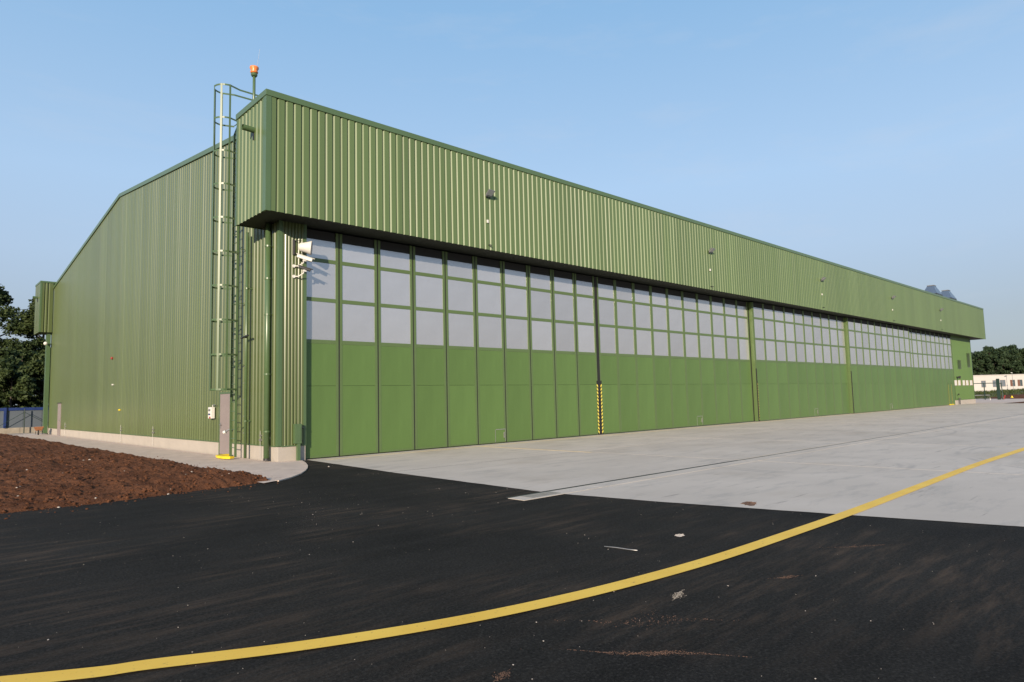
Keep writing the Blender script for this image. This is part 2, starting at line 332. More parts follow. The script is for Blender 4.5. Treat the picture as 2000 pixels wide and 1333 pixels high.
# concrete apron of cast slabs with open joints
edge = [(-60, 4.5), (-30, 3.0), (-20, 2.0), (-17.24, 1.62), (-15.3, 1.15), (-12.9, .62), (-10.97, .31), (-10.5, .27), (-9.68, .31), (-5.38, .49), (-1.5, .80), (-.2, .90)]
def edge_x(y):
    for (a, xa), (b, xb) in zip(edge, edge[1:]):
        if a <= y <= b: return xa+(xb-xa)*(y-a)/(b-a)
    return edge[-1][1]
apron = empty('concrete_apron'); tag(apron, kind='structure')
ys = [-60, -45, -31, -21.5, -10.99]; ys2 = [-10.49, -5.2, .9]
xs = [None, 7.4, 14.6, 21.8, 29.0, 36.2, 43.4, 50.6, 57.8, 65.0, 75.5]
gap = .011
def slab(x0, x1, y0, y1, first):
    s = MB(); z0, z1 = -.03, .006
    if first:
        n = int((y1-y0)/.09); L = [(edge_x(y0+(y1-y0)*k/n)+.018*noise.noise(Vector((0, (y0+(y1-y0)*k/n)*2.1, 0)))+.010*noise.noise(Vector((3, (y0+(y1-y0)*k/n)*9, 0))), y0+(y1-y0)*k/n) for k in range(n+1)]
        pts = L+[(x1-gap, y1), (x1-gap, y0)]; pts = pts[::-1]
        i = len(s.v); s.v += [(x, y, z1) for x, y in pts]; s.f.append(tuple(range(len(pts))))
    else: s.box(x0+gap, x1-gap, y0, y1, z0, z1)
    return s.build('slab', M['conc'], apron)
for yy in (ys, ys2):
    for j in range(len(yy)-1):
        for i in range(len(xs)-1):
            x0 = xs[i]; slab(x0, xs[i+1], yy[j]+gap, yy[j+1]-gap, i == 0)
# drain channel parallel to the doors
dr = empty('drain_channel'); tag(dr, 'narrow slot drain with pale concrete edging running across the apron', 'drain')
k = MB()
for i in range(38):
    x0 = -.63+i*2; k.box(x0+.003, min(x0+2, 75.4)-.003, -10.975, -10.58, -.03, .0065)
k.build('edging', M['conc'], dr)
k = MB(); k.box(-.6, 75.4, -10.575, -10.495, -.03, .0045); k.build('slot', M['black'], dr)
k = MB()
for i in range(26): k.box(-.36+i*.028, -.346+i*.028, -10.90, -10.62, .007, .012)
tag(k.build('grate', M['galv'], dr), kind='stuff')

# painted lines
def strip(pts, wd, z, name, m):
    pts = [Vector((x, y, z)) for x, y in pts]; P = []
    for i in range(len(pts)-1):
        p0 = pts[max(i-1, 0)]; p1 = pts[i]; p2 = pts[i+1]; p3 = pts[min(i+2, len(pts)-1)]
        for k in range(10):
            t = k/10; P.append(.5*((2*p1)+(-p0+p2)*t+(2*p0-5*p1+4*p2-p3)*t*t+(-p0+3*p1-3*p2+p3)*t**3))
    P.append(pts[-1]); s = MB(); idx = []
    for k, p in enumerate(P):
        d = (P[min(k+1, len(P)-1)]-P[max(k-1, 0)]).normalized(); nn = Vector((-d.y, d.x, 0))
        s.v += [tuple(p+nn*wd/2), tuple(p-nn*wd/2)]
    for k in range(len(P)-1): s.f.append((2*k+1, 2*k+3, 2*k+2, 2*k))
    return s.build(name, m)
taxi = strip([(-13.6, -9.3), (-10.6, -11.7), (-8.6, -13.15), (-7.42, -13.90), (-7.01, -14.09), (-6.15, -14.52), (-5.1, -14.90), (-4.02, -15.14), (-2.95, -15.275), (-1.95, -15.34), (-.5, -15.36), (1.4, -15.36), (4.3, -15.30), (9, -15.20), (14, -15.22), (30, -15.3), (74, -15.4)], .19, .0125, 'taxi_line', M['line'])
tag(taxi, 'long curved yellow guide line painted across asphalt and concrete', 'painted line')
s = MB(); s.box(1.3, 70.6, -.55, -.42, .0065, .0105); tag(s.build('threshold_line', M['faintline']), 'faded yellow line painted along the foot of the doors', 'painted line')
s = MB(); s.box(7.25, 7.38, -5.7, -.56, .0065, .0105); tag(s.build('cross_line', M['faintline']), 'short faded yellow line running out from the doors across the concrete', 'painted line')

# walkway along the side wall, with rounded outer corner and stone kerb edge
curve = [(.62, -.22), (.35, -1.0), (0, -1.85), (-.3, -2.45), (-.65, -3.05), (-1.05, -3.65), (-1.55, -4.22), (-2.05, -4.66), (-2.42, -4.86)]
wk = empty('walkway'); tag(wk, kind='structure')
s = MB(); pts = [(-2.45, 41), (-2.45, -4.86)]+[p for p in curve[::-1][1:]]+[(.62, .2), (-.05, .2), (-.05, 41)]
i = len(s.v); s.v += [(x, y, .022) for x, y in pts]; s.f.append(tuple(range(len(pts)))); s.build('paving', M['walk'], wk)
for a, b in zip(curve[:-2], curve[1:-1]):
    k = MB(); A = Vector((*a, 0)); B = Vector((*b, 0)); d = (B-A).normalized(); nn = Vector((-d.y, d.x, 0)); L = (B-A).length
    m4 = Matrix.Translation((A+B)/2+nn*-.02+Vector((0, 0, -.019))) @ Matrix.Rotation(math.atan2(d.y, d.x), 4, 'Z')
    k.obox(m4, L-.012, .09, .09); k.build('kerb_stone', M['walk'], wk)
# dirty asphalt strip edge beyond the fence
s = MB(); s.box(-60, -.2, 42.3, 44.2, -.03, .02); tag(s.build('far_path', M['concgrey']), kind='structure')

# turned soil
def soil_edge(x):
    pts = [(-60, -12), (-30, -8.2), (-14, -6.2), (-9, -5.35), (-6.9, -5.05), (-5.5, -5.12), (-3.8, -4.78), (-2.9, -4.7), (-2.05, -4.45)]
    for (a, ya), (b, yb) in zip(pts, pts[1:]):
        if a <= x <= b: return ya+(yb-ya)*(x-a)/(b-a)
    return -4.45
def soil():
    s = MB(); cols = []; x = -2.12
    while x > -45: cols.append(x); x -= .045 if x > -9 else .045*(1+(-9-x)*.6)
    rows = []; t = 0
    while t < 44: rows.append(t); t += .045+max(0, t-3)*.014
    for r, t in enumerate(rows):
        for x in cols:
            y0 = soil_edge(x)+.10*noise.noise(Vector((x*2.3, 3, 0)))+.05*noise.noise(Vector((x*9, 3, 0)))
            y = y0+t
            if y > 40.5: y = 40.5
            e1 = min(1, t/.55); e2 = min(1, (-2.12-x+.02)/.6); e3 = min(1, max(0, 40.5-y)/1.5)
            e = (max(0, min(e1, e2, e3)))**.6
            xx = x
            if x == cols[0]: xx = x+.09*noise.noise(Vector((1, y*1.9, 0)))+.04*noise.noise(Vector((1, y*8, 0)))
            P = Vector((x, y, 0))
            h = .07+.10*noise.noise(P*.35)+.06*noise.noise(P*1.3+Vector((5, 0, 0)))
            cl = noise.noise(P*4.2); h += .075*abs(cl)*1.2+.05*abs(noise.noise(P*9.7))+.03*noise.noise(P*21)
            ridge = .07*math.exp(-((e2-.6)/.35)**2)
            s.v.append((xx, y, -.01+max(.03, h+.05+ridge)*e))
    n = len(cols)
    for r in range(len(rows)-1):
        for c in range(n-1):
            a = r*n+c; s.f.append((a, a+n, a+n+1, a+1))
    return s
so_ = soil().build('soil', M['soil'], smooth=True); tag(so_, kind='structure')
def lump(s, c, r, rnd, flat=.7):
    b = len(s.v); ph = (1+5**.5)/2
    base = [(-1, ph, 0), (1, ph, 0), (-1, -ph, 0), (1, -ph, 0), (0, -1, ph), (0, 1, ph), (0, -1, -ph), (0, 1, -ph), (ph, 0, -1), (ph, 0, 1), (-ph, 0, -1), (-ph, 0, 1)]
    rot = Matrix.Rotation(rnd.random()*6.3, 3, 'Z') @ Matrix.Rotation(rnd.random()*3, 3, 'X')
    sx, sy = rnd.uniform(.7, 1.3), rnd.uniform(.7, 1.3)
    for v in base:
        q = rot @ Vector(v); q = q/1.9*r*rnd.uniform(.75, 1.2); s.v.append((c[0]+q.x*sx, c[1]+q.y*sy, c[2]+q.z*flat))
    for f in ((0, 11, 5), (0, 5, 1), (0, 1, 7), (0, 7, 10), (0, 10, 11), (1, 5, 9), (5, 11, 4), (11, 10, 2), (10, 7, 6), (7, 1, 8), (3, 9, 4), (3, 4, 2), (3, 2, 6), (3, 6, 8), (3, 8, 9), (4, 9, 5), (2, 4, 11), (6, 2, 10), (8, 6, 7), (9, 8, 1)): s.f.append(tuple(b+k for k in f))
rnd = random.Random(3)
import bisect
from mathutils.bvhtree import BVHTree
bvh = BVHTree.FromPolygons([v.co for v in so_.data.vertices], [p.vertices for p in so_.data.polygons])
s = MB(); s2 = MB()
for i in range(5600):
    x = -2.15-abs(rnd.random()**1.3)*9; y = soil_edge(x)+rnd.random()**1.7*14 + (-.05 if rnd.random() < .15 else 0)
    h = bvh.ray_cast(Vector((x, y, 3)), Vector((0, 0, -1)))[0]; z = h.z if h else 0.0
    r = .006+.042*rnd.random()**4
    if rnd.random() < .975: lump(s, (x, y, z+r*.2), r, rnd)
    else: lump(s2, (x, y, z+r*.15), r*.75, rnd)
for i in range(260):   # crumbs spilled on the asphalt and the paving
    x = -2-rnd.random()*8; y = soil_edge(x)-.02-rnd.random()**3*.8; r = .006+.02*rnd.random()**3; lump(s, (x, y, r*.3), r, rnd)
for i in range(140):
    y = -4.3+rnd.random()*12; x = -2.1+rnd.random()**3*.5; r = .006+.018*rnd.random()**3; lump(s, (x, y, .022+r*.3), r, rnd)
tag(s.build('soil_clods', M['soil']), 'loose brown clods lying on the turned soil', 'soil clods', kind='stuff')
tag(s2.build('soil_stones', M['stone']), 'small pale stones scattered in the brown soil', 'stones', kind='stuff')

# grit on the asphalt
s = MB()
for i in range(900):
    x = rnd.uniform(-9, 1.0); y = rnd.uniform(-17.5, -2)
    if x > edge_x(y)-.05 or y > soil_edge(min(x, -2.1))-.1 and x < -2 : continue
    if y > -4.8 and x < .4: continue
    if noise.noise(Vector((x*.5, y*.5, 1))) < -.05 and rnd.random() < .8: continue
    lump(s, (x, y, .001), .0025+.0055*rnd.random()**4, rnd, .5)
for i in range(90):
    x = rnd.uniform(1, 14); y = rnd.uniform(-17.5, -1); lump(s, (x, y, .008), .003+.005*rnd.random()**4, rnd)
tag(s.build('grit', M['stone']), 'tiny pale grit scattered over the dark asphalt', 'grit', kind='stuff')
# single bits lying about
def patch(name, x, y, rx, ry, rz, z, h, m, label, cat, seed):
    s = MB(); r_ = random.Random(seed); n = 26; c, sn = math.cos(rz), math.sin(rz); top = []
    for ring, f in ((0, .0), (1, .45), (2, .8), (3, 1.0)):
        for k in range(n):
            t = 2*math.pi*k/n; q = f*(1+.55*noise.noise(Vector((math.cos(t)*1.7+seed, math.sin(t)*1.7, f)))+.25*r_.uniform(-1, 1)*(ring > 1))
            a, b = math.cos(t)*q*rx, math.sin(t)*q*ry
            s.v.append((a*c-b*sn, a*sn+b*c, z+h*(1-f)**.7*(.7+.6*r_.random())+(.0 if f == 1 else .002)))
    for ring in range(3):
        for k in range(n): a = ring*n+k; b = ring*n+(k+1) % n; s.f.append((a, a+n, b+n, b))
    for k in range(16): lump(s, (r_.gauss(0, .45)*rx*c, r_.gauss(0, .45)*rx*sn+r_.gauss(0, .4)*ry, z+h*.4), .004+h*.35*r_.random(), r_)
    return tag(s.build(name, m, loc=(x, y, 0)), label, cat)
patch('dirt_patch', 1.25, -13.95, .17, .10, .5, .0065, .025, M['dirt'], 'small heap of red brown dirt on the pale concrete near the asphalt edge', 'dirt', 1)
def crumbs(x, y, rx, ry, rz, n, m, label, seed):
    s = MB(); r_ = random.Random(seed); c, sn = math.cos(rz), math.sin(rz)
    for k in range(n):
        a = r_.gauss(0, .55)*rx; b = r_.gauss(0, .5)*ry*(.6+abs(noise.noise(Vector((a*9, seed, 0))))*2)*(1.1-min(1, abs(a)/rx))+.02*math.sin(a*7)
        lump(s, (a*c-b*sn, a*sn+b*c, .0005), .0015+.0045*r_.random()**3, r_, .4)
    return tag(s.build('dirt_smear', m, loc=(x, y, 0)), label, 'dirt', kind='stuff')
crumbs(-4.62, -16.33, .42, .055, -.9, 900, M['dirt'], 'long orange brown dirt smear on asphalt, nearest the bottom of the photo', 2)
crumbs(-4.1, -15.95, .45, .16, -.8, 320, M['dirt'], 'thin spread of brown crumbs between the yellow line and the long smear', 12)
crumbs(-3.44, -15.73, .12, .07, .2, 380, M['concgrey'], 'pale crumbled dirt patch on asphalt just below the yellow guide line', 3)
crumbs(-2.3, -16.15, .12, .05, -.6, 200, M['dirt'], 'small brown dirt smear on asphalt at lower right', 5)
crumbs(-5.55, -15.86, .09, .06, .2, 220, M['dirt'], 'small brown dirt crumbs on asphalt left of the long smear', 6)
crumbs(-.6, -16.2, .35, .05, -.72, 240, M['dirt'], 'faint line of brown crumbs on asphalt at the far lower right', 8)
patch('flat_stone', -1.38, -14.42, .062, .045, .2, .002, .016, M['stone'], 'flat pale stone lying on asphalt above the yellow guide line', 'stone', 4)
s = MB(); s.tube([(-2.45, -14.14, .012), (-2.40, -14.28, .010), (-2.385, -14.42, .009), (-2.38, -14.54, .014)], .0055, 6); tag(s.build('plastic_strip', M['galv'], smooth=True), 'thin pale plastic strip lying on the asphalt', 'plastic strip')
s = MB(); lump(s, (0, 0, .012), .024, rnd); tag(s.build('loose_stone', M['stone'], loc=(.25, -2.6, 0)), 'single small pinkish stone on asphalt near the rounded paving corner', 'stone')

# ------------------------------------------------------------------ hangar
D = 38.73; ZB, ZT = 7.19, 10.71; FX, FY, FR = -.813, -.93, 1.32; LX = 82.79
hang = empty('hangar'); tag(hang, 'huge green aircraft hangar with ribbed metal cladding and a long row of sliding doors', 'hangar')
rj = random.Random(77)
def corrugate(s, A, B, nrm, prof, per, z0, z1, jit=.10):
    """ribbed sheet from A to B (2-D), nrm = outward normal, prof = [(u, depth behind face)], z0/z1 functions of distance"""
    A = Vector((*A, 0)); B = Vector((*B, 0)); d = (B-A); L = d.length; d.normalize(); nn = Vector((*nrm, 0))
    us = []; k = 0
    while k*per < L:
        jj = 1+rj.uniform(-jit, jit); ju = rj.uniform(-.0035, .0035)*min(1, jit*10)
        for u, dep in prof:
            t = k*per+u+(ju if dep else 0); dep = dep*jj
            if t <= L: us.append((t, dep))
        k += 1
    us.append((L, 0)); base = len(s.v)
    for t, dep in us:
        p = A+d*t-nn*dep; s.v += [(p.x, p.y, z0(t)), (p.x, p.y, z1(t))]
    flip = d.cross(Vector((0, 0, 1))).dot(nn) < 0
    for i in range(len(us)-1):
        a = base+2*i; f = (a, a+2, a+3, a+1); s.f.append(f[::-1] if flip else f)
def const(v): return lambda t: v
PF = [(0, 0), (.156, 0), (.168, .047), (.197, .047), (.238, .002)]
PS = [(0, 0), (.115, 0), (.145, .030), (.195, .030), (.225, .0)]
PP = [(0, 0), (.040, 0), (.044, .035), (.062, .035), (.098, .002)]
def roofz(y): return 12.87-abs(y-19.6)*.1185
# ribbed cladding of the overhanging front box
s = MB(); corrugate(s, (FX+.13, FY), (LX-.2, FY), (0, -1), PF, .2537, const(ZB-.0), const(ZT-.14)); s.build('fascia_cladding', M['fclad'], hang)
s = MB(); corrugate(s, (FX, FR-.06), (FX, FY+.2), (-1, 0), PS, .27, const(ZB-.0), const(ZT-.14), .04); s.build('fascia_end_cladding', M['fclad'], hang)
s = MB()
i = len(s.v); q = [(FX-.012, FY-.012), (FX+.14, FY-.012), (FX+.14, FY+.05), (FX+.05, FY+.05), (FX+.05, FY+.2), (FX-.012, FY+.2)]
s.v += [(x, y, z) for z in (ZB-.01, ZT-.16) for x, y in q]; s.f += [tuple(i+k for k in (5, 4, 3, 2, 1, 0)), tuple(i+6+k for k in range(6))]+[(i+k, i+(k+1) % 6, i+6+(k+1) % 6, i+6+k) for k in range(6)]
s.build('corner_trim', M['trim'], hang)
s = MB(); s.box(FX-.006, FX+.05, FR-.09, FR, ZB-.005, ZT-.16); s.build('end_trim', M['trim'], hang)
s = MB(); s.box(LX-.22, LX+.01, FY-.012, FY+.05, ZB-.01, ZT-.16); s.build('end_trim', M['trim'], hang)
s = MB(); s.box(FX-.03, LX+.03, FY-.03, FY+.12, ZT-.16, ZT+.02); s.box(FX-.03, FX+.10, FY+.12, FR+.02, ZT-.16, ZT+.02); s.box(LX-.1, LX+.03, FY+.12, FR+.02, ZT-.16, ZT+.02)
bevel(s.build('parapet_trim', M['trim'], hang), .01)
s = MB(); s.box(FX+.06, LX-.06, FY+.06, FR, ZT-.2, ZT-.05); s.box(FX+.02, LX-.02, FR-.05, FR-.002, ZB+.01, ZT-.06); s.box(LX-.06, LX-.02, FY+.05, FR-.05, ZB+.01, ZT-.06); s.build('parapet_back', M['trim'], hang)
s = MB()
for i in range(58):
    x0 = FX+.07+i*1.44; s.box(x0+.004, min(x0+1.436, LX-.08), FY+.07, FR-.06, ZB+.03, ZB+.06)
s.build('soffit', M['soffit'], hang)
# side wall
s = MB()
def wall_piece(ya, yb, z0):
    corrugate(s, (0, ya), (0, yb), (-1, 0), PS, .26, const(z0), lambda t: (roofz(ya-t)-.12 if ya-t > FR else ZB+.06), .04)
wall_piece(D-.08, 4.80, .47); wall_piece(4.80, 3.60, 2.15); wall_piece(3.60, .16, .47)
s.build('side_cladding', M['clad'], hang)
s = MB(); s.box(-.012, .10, -.012, .17, .46, ZB+.05); s.box(-.012, .06, D-.09, D+.012, .46, 10.6)
s.box(-.02, .03, .17, 3.66, .445, .475); s.box(-.02, .03, 4.74, D-.1, .445, .475); s.box(.10, .86, -.02, .03, .445, .475)
s.box(-.008, .03, 3.60, 3.66, .03, 2.16); s.box(-.008, .03, 4.74, 4.80, .03, 2.16); s.box(-.008, .03, 3.66, 4.74, 2.10, 2.16)
s.build('wall_trim', M['trim'], hang)
# verge trim and roof
n = MB()
for ya, yb in ((FR, 19.6), (19.6, D+.2)):
    m = len(n.v); za, zb = roofz(ya), roofz(yb)
    n.v += [(-.05, ya, za-.15), (-.05, yb, zb-.15), (-.05, yb, zb+.03), (-.05, ya, za+.03), (.2, ya, za-.15), (.2, yb, zb-.15), (.2, yb, zb+.03), (.2, ya, za+.03)]
    for f in ((0, 3, 2, 1), (4, 5, 6, 7), (0, 1, 5, 4), (3, 7, 6, 2), (0, 4, 7, 3), (1, 2, 6, 5)): n.f.append(tuple(m+k for k in f))
n.build('verge_trim', M['trim'], hang)
s = MB(); s.quad((.2, FR-.02, roofz(FR)), (80, FR-.02, roofz(FR)), (80, 19.6, 12.87), (.2, 19.6, 12.87)); s.quad((.2, 19.6, 12.87), (80, 19.6, 12.87), (80, D, roofz(D)), (.2, D, roofz(D))); s.build('roof', M['roof'], hang)
s = MB(); s.quad((80, 0, 0), (80, D, 0), (80, D, roofz(D)), (80, 0, ZB+.1)); s.poly([(80, 0, ZB), (80, D, roofz(D)), (80, 19.6, 12.87), (80, FR, roofz(FR))]); s.quad((80, D, .0), (0.03, D, 0), (.03, D, roofz(D)-.05), (80, D, roofz(D)-.05)); s.build('rear_wall', M['clad'], hang)
# plinth
s = MB(); s.box(.008, .3, .3, 3.66, -.05, .447); s.box(.008, .3, 4.74, D-.02, -.05, .447); s.box(.0, .855, .006, .3, -.05, .445); bevel(s.build('plinth', M['plinth'], hang), .008)
s = MB(); s.box(71.95, 80.02, -.06, .3, -.05, .44); s.build('plinth', M['plinth'], hang)
# front pillar left of the doors
s = MB(); corrugate(s, (.11, 0), (.78, 0), (0, -1), PP, .105, const(.475), const(ZB+.05)); s.build('pillar_cladding', M['clad'], hang)
s = MB(); s.box(.78, .868, -.01, .30, .46, ZB+.05); s.build('pillar_trim', M['trim'], hang)
# end block right of the doors
eb = MB(); corrugate(eb, (72.25, 0), (79.9, 0), (0, -1), PP, .105, const(.46), const(ZB+.05)); end = eb.build('end_block_cladding', M['door'], hang)
s = MB(); s.box(79.88, 80.03, -.02, .2, .44, ZB+.05); s.box(72.2, 72.3, -.02, .2, .44, ZB+.05); s.build('end_block_trim', M['trim'], hang)
wm = None
for x0, x1 in ((72.2, 72.95), (73.6, 74.3), (75.35, 76.1), (76.75, 77.5), (78.35, 79.2)):
    s = MB(); s.box(x0+.1, x1+.1, -.05, -.01, 1.98, 2.52); wn = s.build('window', M['white'], hang)
    s = MB(); s.box(x1+.1, x1+.22, -.055, -.012, 1.96, 2.54); s.build('shutter', M['rust'], wn)
for x0, x1, z0, z1 in ((74.0, 75.3, 3.7, 4.75), (77.9, 79.15, 3.95, 5.55)):
    s = MB()
    for k in range(int((z1-z0)/.12)): s.obox(Matrix.Translation(((x0+x1)/2, -.03, z0+.06+k*.12)) @ Matrix.Rotation(.6, 4, 'X'), x1-x0, .01, .13)
    s.build('louvre', M['trim'], hang)
# rear overhanging box, seen past the far end of the side wall
RY0, RY1, RZ0, RZ1 = D-.4, D+1.9, 7.30, 11.0
s = MB(); corrugate(s, (FX, RY0), (-.04, RY0), (0, -1), [(0, 0), (.24, 0), (.26, .06), (.30, .06), (.36, 0), (.44, 0), (.46, .06), (.50, .06), (.56, 0)], 2, const(RZ0), const(RZ1-.12))
corrugate(s, (FX, RY1), (FX, RY0), (-1, 0), PS, .27, const(RZ0), const(RZ1-.12)); s.build('rear_fascia_cladding', M['clad'], hang)
s = MB(); s.box(FX-.02, 80, RY0-.02, RY1+.02, RZ1-.12, RZ1+.0); s.box(FX+.03, 80, RY0+.06, RY1-.04, RZ0+.02, RZ0+.08); s.box(FX-.01, FX+.1, RY0-.01, RY0+.1, RZ0, RZ1-.12); s.box(.3, 80, RY1-.05, RY1, RZ0, RZ1-.1); s.build('rear_fascia_trim', M['trim'], hang)
s = MB(); s.box(-.30, -.06, D-.15, D+.3, .1, RZ0); s.build('rear_corner_post', M['trim'], hang)

# door leaves
PW = 1.43146; OX = .6404; NP = 10
def leaf(k, y, openj):
    x0 = OX+k*PW*NP
    fr = MB(); st = .09
    jg = .024 if openj else .006
    for p in range(NP):
        a, b = p*PW+jg, (p+1)*PW-jg
        if p == 0: a = .10
        if p == NP-1: b = PW*NP-.10
        for u, v in ((a, a+st), (b-st, b)): fr.box(u, v, .0, .07, .03, 7.16)
        for z in (3.56, 4.885, 6.14): fr.box(a+st, b-st, .0035, .07, z, z+.12)
        fr.box(a+st, b-st, .0035, .07, .03, .09)
    L = fr.build('door_leaf', M['frame'], hang, (x0, y, 0))
    c = MB(); c.box(.05, PW*NP-.05, .075, .24, .04, 7.15); c.build('core', M['black'] if openj else M['door'], L)
    for p in range(NP):
        a, b = p*PW+jg+st, (p+1)*PW-jg-st
        if p == 0: a = .10+st
        if p == NP-1: b = PW*NP-.10-st
        key = (round(b-a, 3))
        if key not in leaf.cache:
            W = b-a; q = MB(); q.box(.0, W, .008, .06, 0, 2.15-.006); q2 = MB(); q2.box(.0, W, .008, .06, 0, 1.315)
            q3 = MB(); q3.box(0, W, .022, .05, 0, 1.205); q4 = MB(); q4.box(0, W, .022, .05, 0, 1.135); q5 = MB(); q5.box(0, W, .022, .05, 0, .60); q6 = MB(); q6.box(0, W, .030, .05, .60, .90)  # q6: black band added at the leaf head, standing in for the overhang's shade
            leaf.cache[key] = [q.mesh('panel', M['door']), q2.mesh('panel', M['door']), q3.mesh('pane', M['pane']), q4.mesh('pane', M['pane']), q5.mesh('pane', M['pane']), q6.mesh('shade_band', M['rubber'])]
        c = leaf.cache[key]
        link('panel', c[0], L, (a, 0, .09)); link('panel', c[1], L, (a, 0, 2.242))
        link('pane', c[2], L, (a, 0, 3.68)); link('pane', c[3], L, (a, 0, 5.005)); link('pane', c[4], L, (a, 0, 6.26)); link('shade_band', c[5], L, (a, 0, 6.26))
    if openj:
        for p in range(1, NP): c = MB(); c.box(p*PW-.024, p*PW+.024, .006, .07, .03, 7.15); c.build('joint_gasket', M['rubber'], L)
    # edge caps
    e = MB(); e.box(0.0, .05, .0, .22, .03, 7.15); e.box(PW*NP-.05, PW*NP, .0, .22, .03, 7.15)
    e.build('edge_cap', M['frame'] if k > 1 else M['rubber'], L)
    e = MB(); e.box(.05, PW*NP-.05, .03, .2, .0, .03); e.build('bottom_seal', M['rubber'], L)
    if k in (2, 3):
        e = MB(); e.box(.03, .10, -.035, -.001, .03, 3.15); e.build('buffer', M['rubber'], L)
    if k in (1, ):
        e = MB(); e.box(0.0, .085, -.004, -.0005, .03, 7.15); e.build('gasket', M['rubber'], L)
    if k in (0, ):
        e = MB(); e.box(PW*NP-.085, PW*NP, -.004, -.0005, .03, 7.15); e.build('gasket', M['rubber'], L)
        hazard(L, PW*NP-.132, -.004, 2.38, 1)
    if k in (1, 2, 3):
        hazard(L, .134, -.004, 2.38, -1)
    if k == 4:
        for xx in (.35, PW*NP-2.4, PW*NP-1.3): hazard(L, xx, -.004, 2.2, -1)
        e = MB(); e.box(PW*NP-2.5, PW*NP-1.2, -.12, -.004, .03, .10); e.build('step_plate', M['yellowpaint'], L)
    # small wicket hatch low down
    if k < 4:
        hx = PW*6-.55
        e = MB(); e.box(hx, hx+.5, -.006, .0, .52, .545); e.box(hx-.03, hx-.015, -.004, .004, .05, .52); e.box(hx+.485, hx+.5, -.006, .004, .08, .52)
        h = e.build('hatch', M['galv'], L); e = MB(); e.box(hx+.40, hx+.43, -.03, -.002, .2, .42); e.build('handle', M['galv'], h)
    return L
def hazard(L, x, y, h, sign):
    e = MB(); e.box(-.045, .045, -.003, 0, 0, h); o = e.build('hazard_strip', M['rubber'], L, (x, y, .03)); o.data.materials.append(M['hazy'])
    v = [tuple(q.co) for q in o.data.vertices]; f = [tuple(p.vertices) for p in o.data.polygons]; nb = len(f); z = .02
    while z < h-.2:
        i = len(v); d = .075*sign
        v += [(-.042, -.0045, z+max(0, d)), (.042, -.0045, z+max(0, -d)), (.042, -.0045, z+max(0, -d)+.095), (-.042, -.0045, z+max(0, d)+.095)]; f.append((i, i+1, i+2, i+3)); z += .158
    me = bpy.data.meshes.new('hazard_strip'); me.from_pydata(v, [], f); me.materials.append(M['rubber']); me.materials.append(M['hazy'])
    for k, p in enumerate(me.polygons): p.material_index = 1 if k >= nb else 0
    o.data = me
leaf.cache = {}
for k, y in enumerate((.18, .18, -.05, -.24, -.02)): leaf(k, y, k == 0)
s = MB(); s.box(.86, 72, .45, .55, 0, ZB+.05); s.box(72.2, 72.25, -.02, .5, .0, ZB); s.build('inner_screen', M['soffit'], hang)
s = MB(); s.box(.86, 72, .12, .30, -.02, .009); s.build('door_track', M['black'], hang)
# side doors in the gable wall
s = MB(); s.box(.0, .05, 3.665, 4.735, .055, 2.095); dd = bevel(s.build('side_door', M['greydoor'], hang), .004)
s = MB(); s.tube([(-.055, 4.62, 1.05), (-.055, 4.50, 1.05)], .011); s.tube([(0, 4.63, 1.05), (-.055, 4.63, 1.05)], .011); s.box(-.012, .0, 4.605, 4.655, .92, 1.12); s.build('handle', M['grey'], dd)
s = MB(); s.box(-.03, .05, 34.0, 35.05, .02, 2.15); dd = s.build('side_door', M['greydoor'], hang); s = MB(); s.box(-.08, -.03, 34.1, 34.25, 1.0, 1.06); s.build('handle', M['galv'], dd)
s = MB(); s.box(-.06, .0, 33.95, 35.1, 2.15, 2.2); s.build('door_canopy', M['black'], hang)
# pipes on the corner
def pipe(x, y, r, z0, z1, name, brk):
    s = MB(); s.tube([(x, y, z0), (x, y, z1)], r, 16); o = s.build(name, M['steel_green'], hang, smooth=False)
    for p in o.data.polygons: p.use_smooth = len(p.vertices) == 4
    for z in brk:
        b = MB(); b.tube([(x, y, z-.025), (x, y, z+.025)], r+.012, 16); b.box(min(x, -.02)+.0, .0, y-.02, y+.02, z-.015, z+.015); b.build('bracket', M['steel_green'], o)
    return o
dp = pipe(-.125, .52, .085, .1, ZB+.03, 'downpipe', (.9, 2.6, 4.4, 5.5, 6.5))
s = MB(); s.tube([(-.125, .52, .045), (-.125, .52, .11)], .092, 16); s.build('pipe_shoe', M['black'], dp)
s = MB(); s.tube([(-.02, .52, .70), (-.10, .52, .70)], .03); s.build('bolt', M['galv'], dp)
p2 = pipe(-.16, 2.12, .045, .05, ZB+2.0, 'vent_pipe', (3.0, 6.0)) if False else pipe(-.18, 2.0, .045, .05, ZB+.03, 'vent_pipe', (1.2, 5.4))
s = MB(); s.tube([(-.24, 2.25, 3.83), (-.24, 1.72, 3.87)], .035, 8); s.build('cross_bar', M['black'], p2)
s = MB(); s.tube([(-.05, 2.42, .46), (-.05, 2.42, ZB+.03)], .016, 6); cb = s.build('cable_pipe', M['trim'], hang)
s = MB()
for z in range(12): s.box(-.08, -.0, 2.40, 2.46, .8+z*.53, .83+z*.53)
s.build('cable_clips', M['galv'], cb)
# overflow spouts
for (x, y, z, l) in ((FX, -.05, 9.78, .34), (FX, D+.7, 9.9, .3)):
    s = MB(); s.tube([(x+.1, y, z), (x-l, y, z+.02)], .085, 16, cap=False); s.tube([(x-l+.001, y, z+.02), (x, y, z)], .076, 16, cap=False)
    o = s.build('overflow_spout', M['trim'], hang, smooth=True); s = MB(); s.box(x-.03, x-.01, y-.03, y+.03, z-.30, z-.08); s.build('drip_tab', M['black'], o)
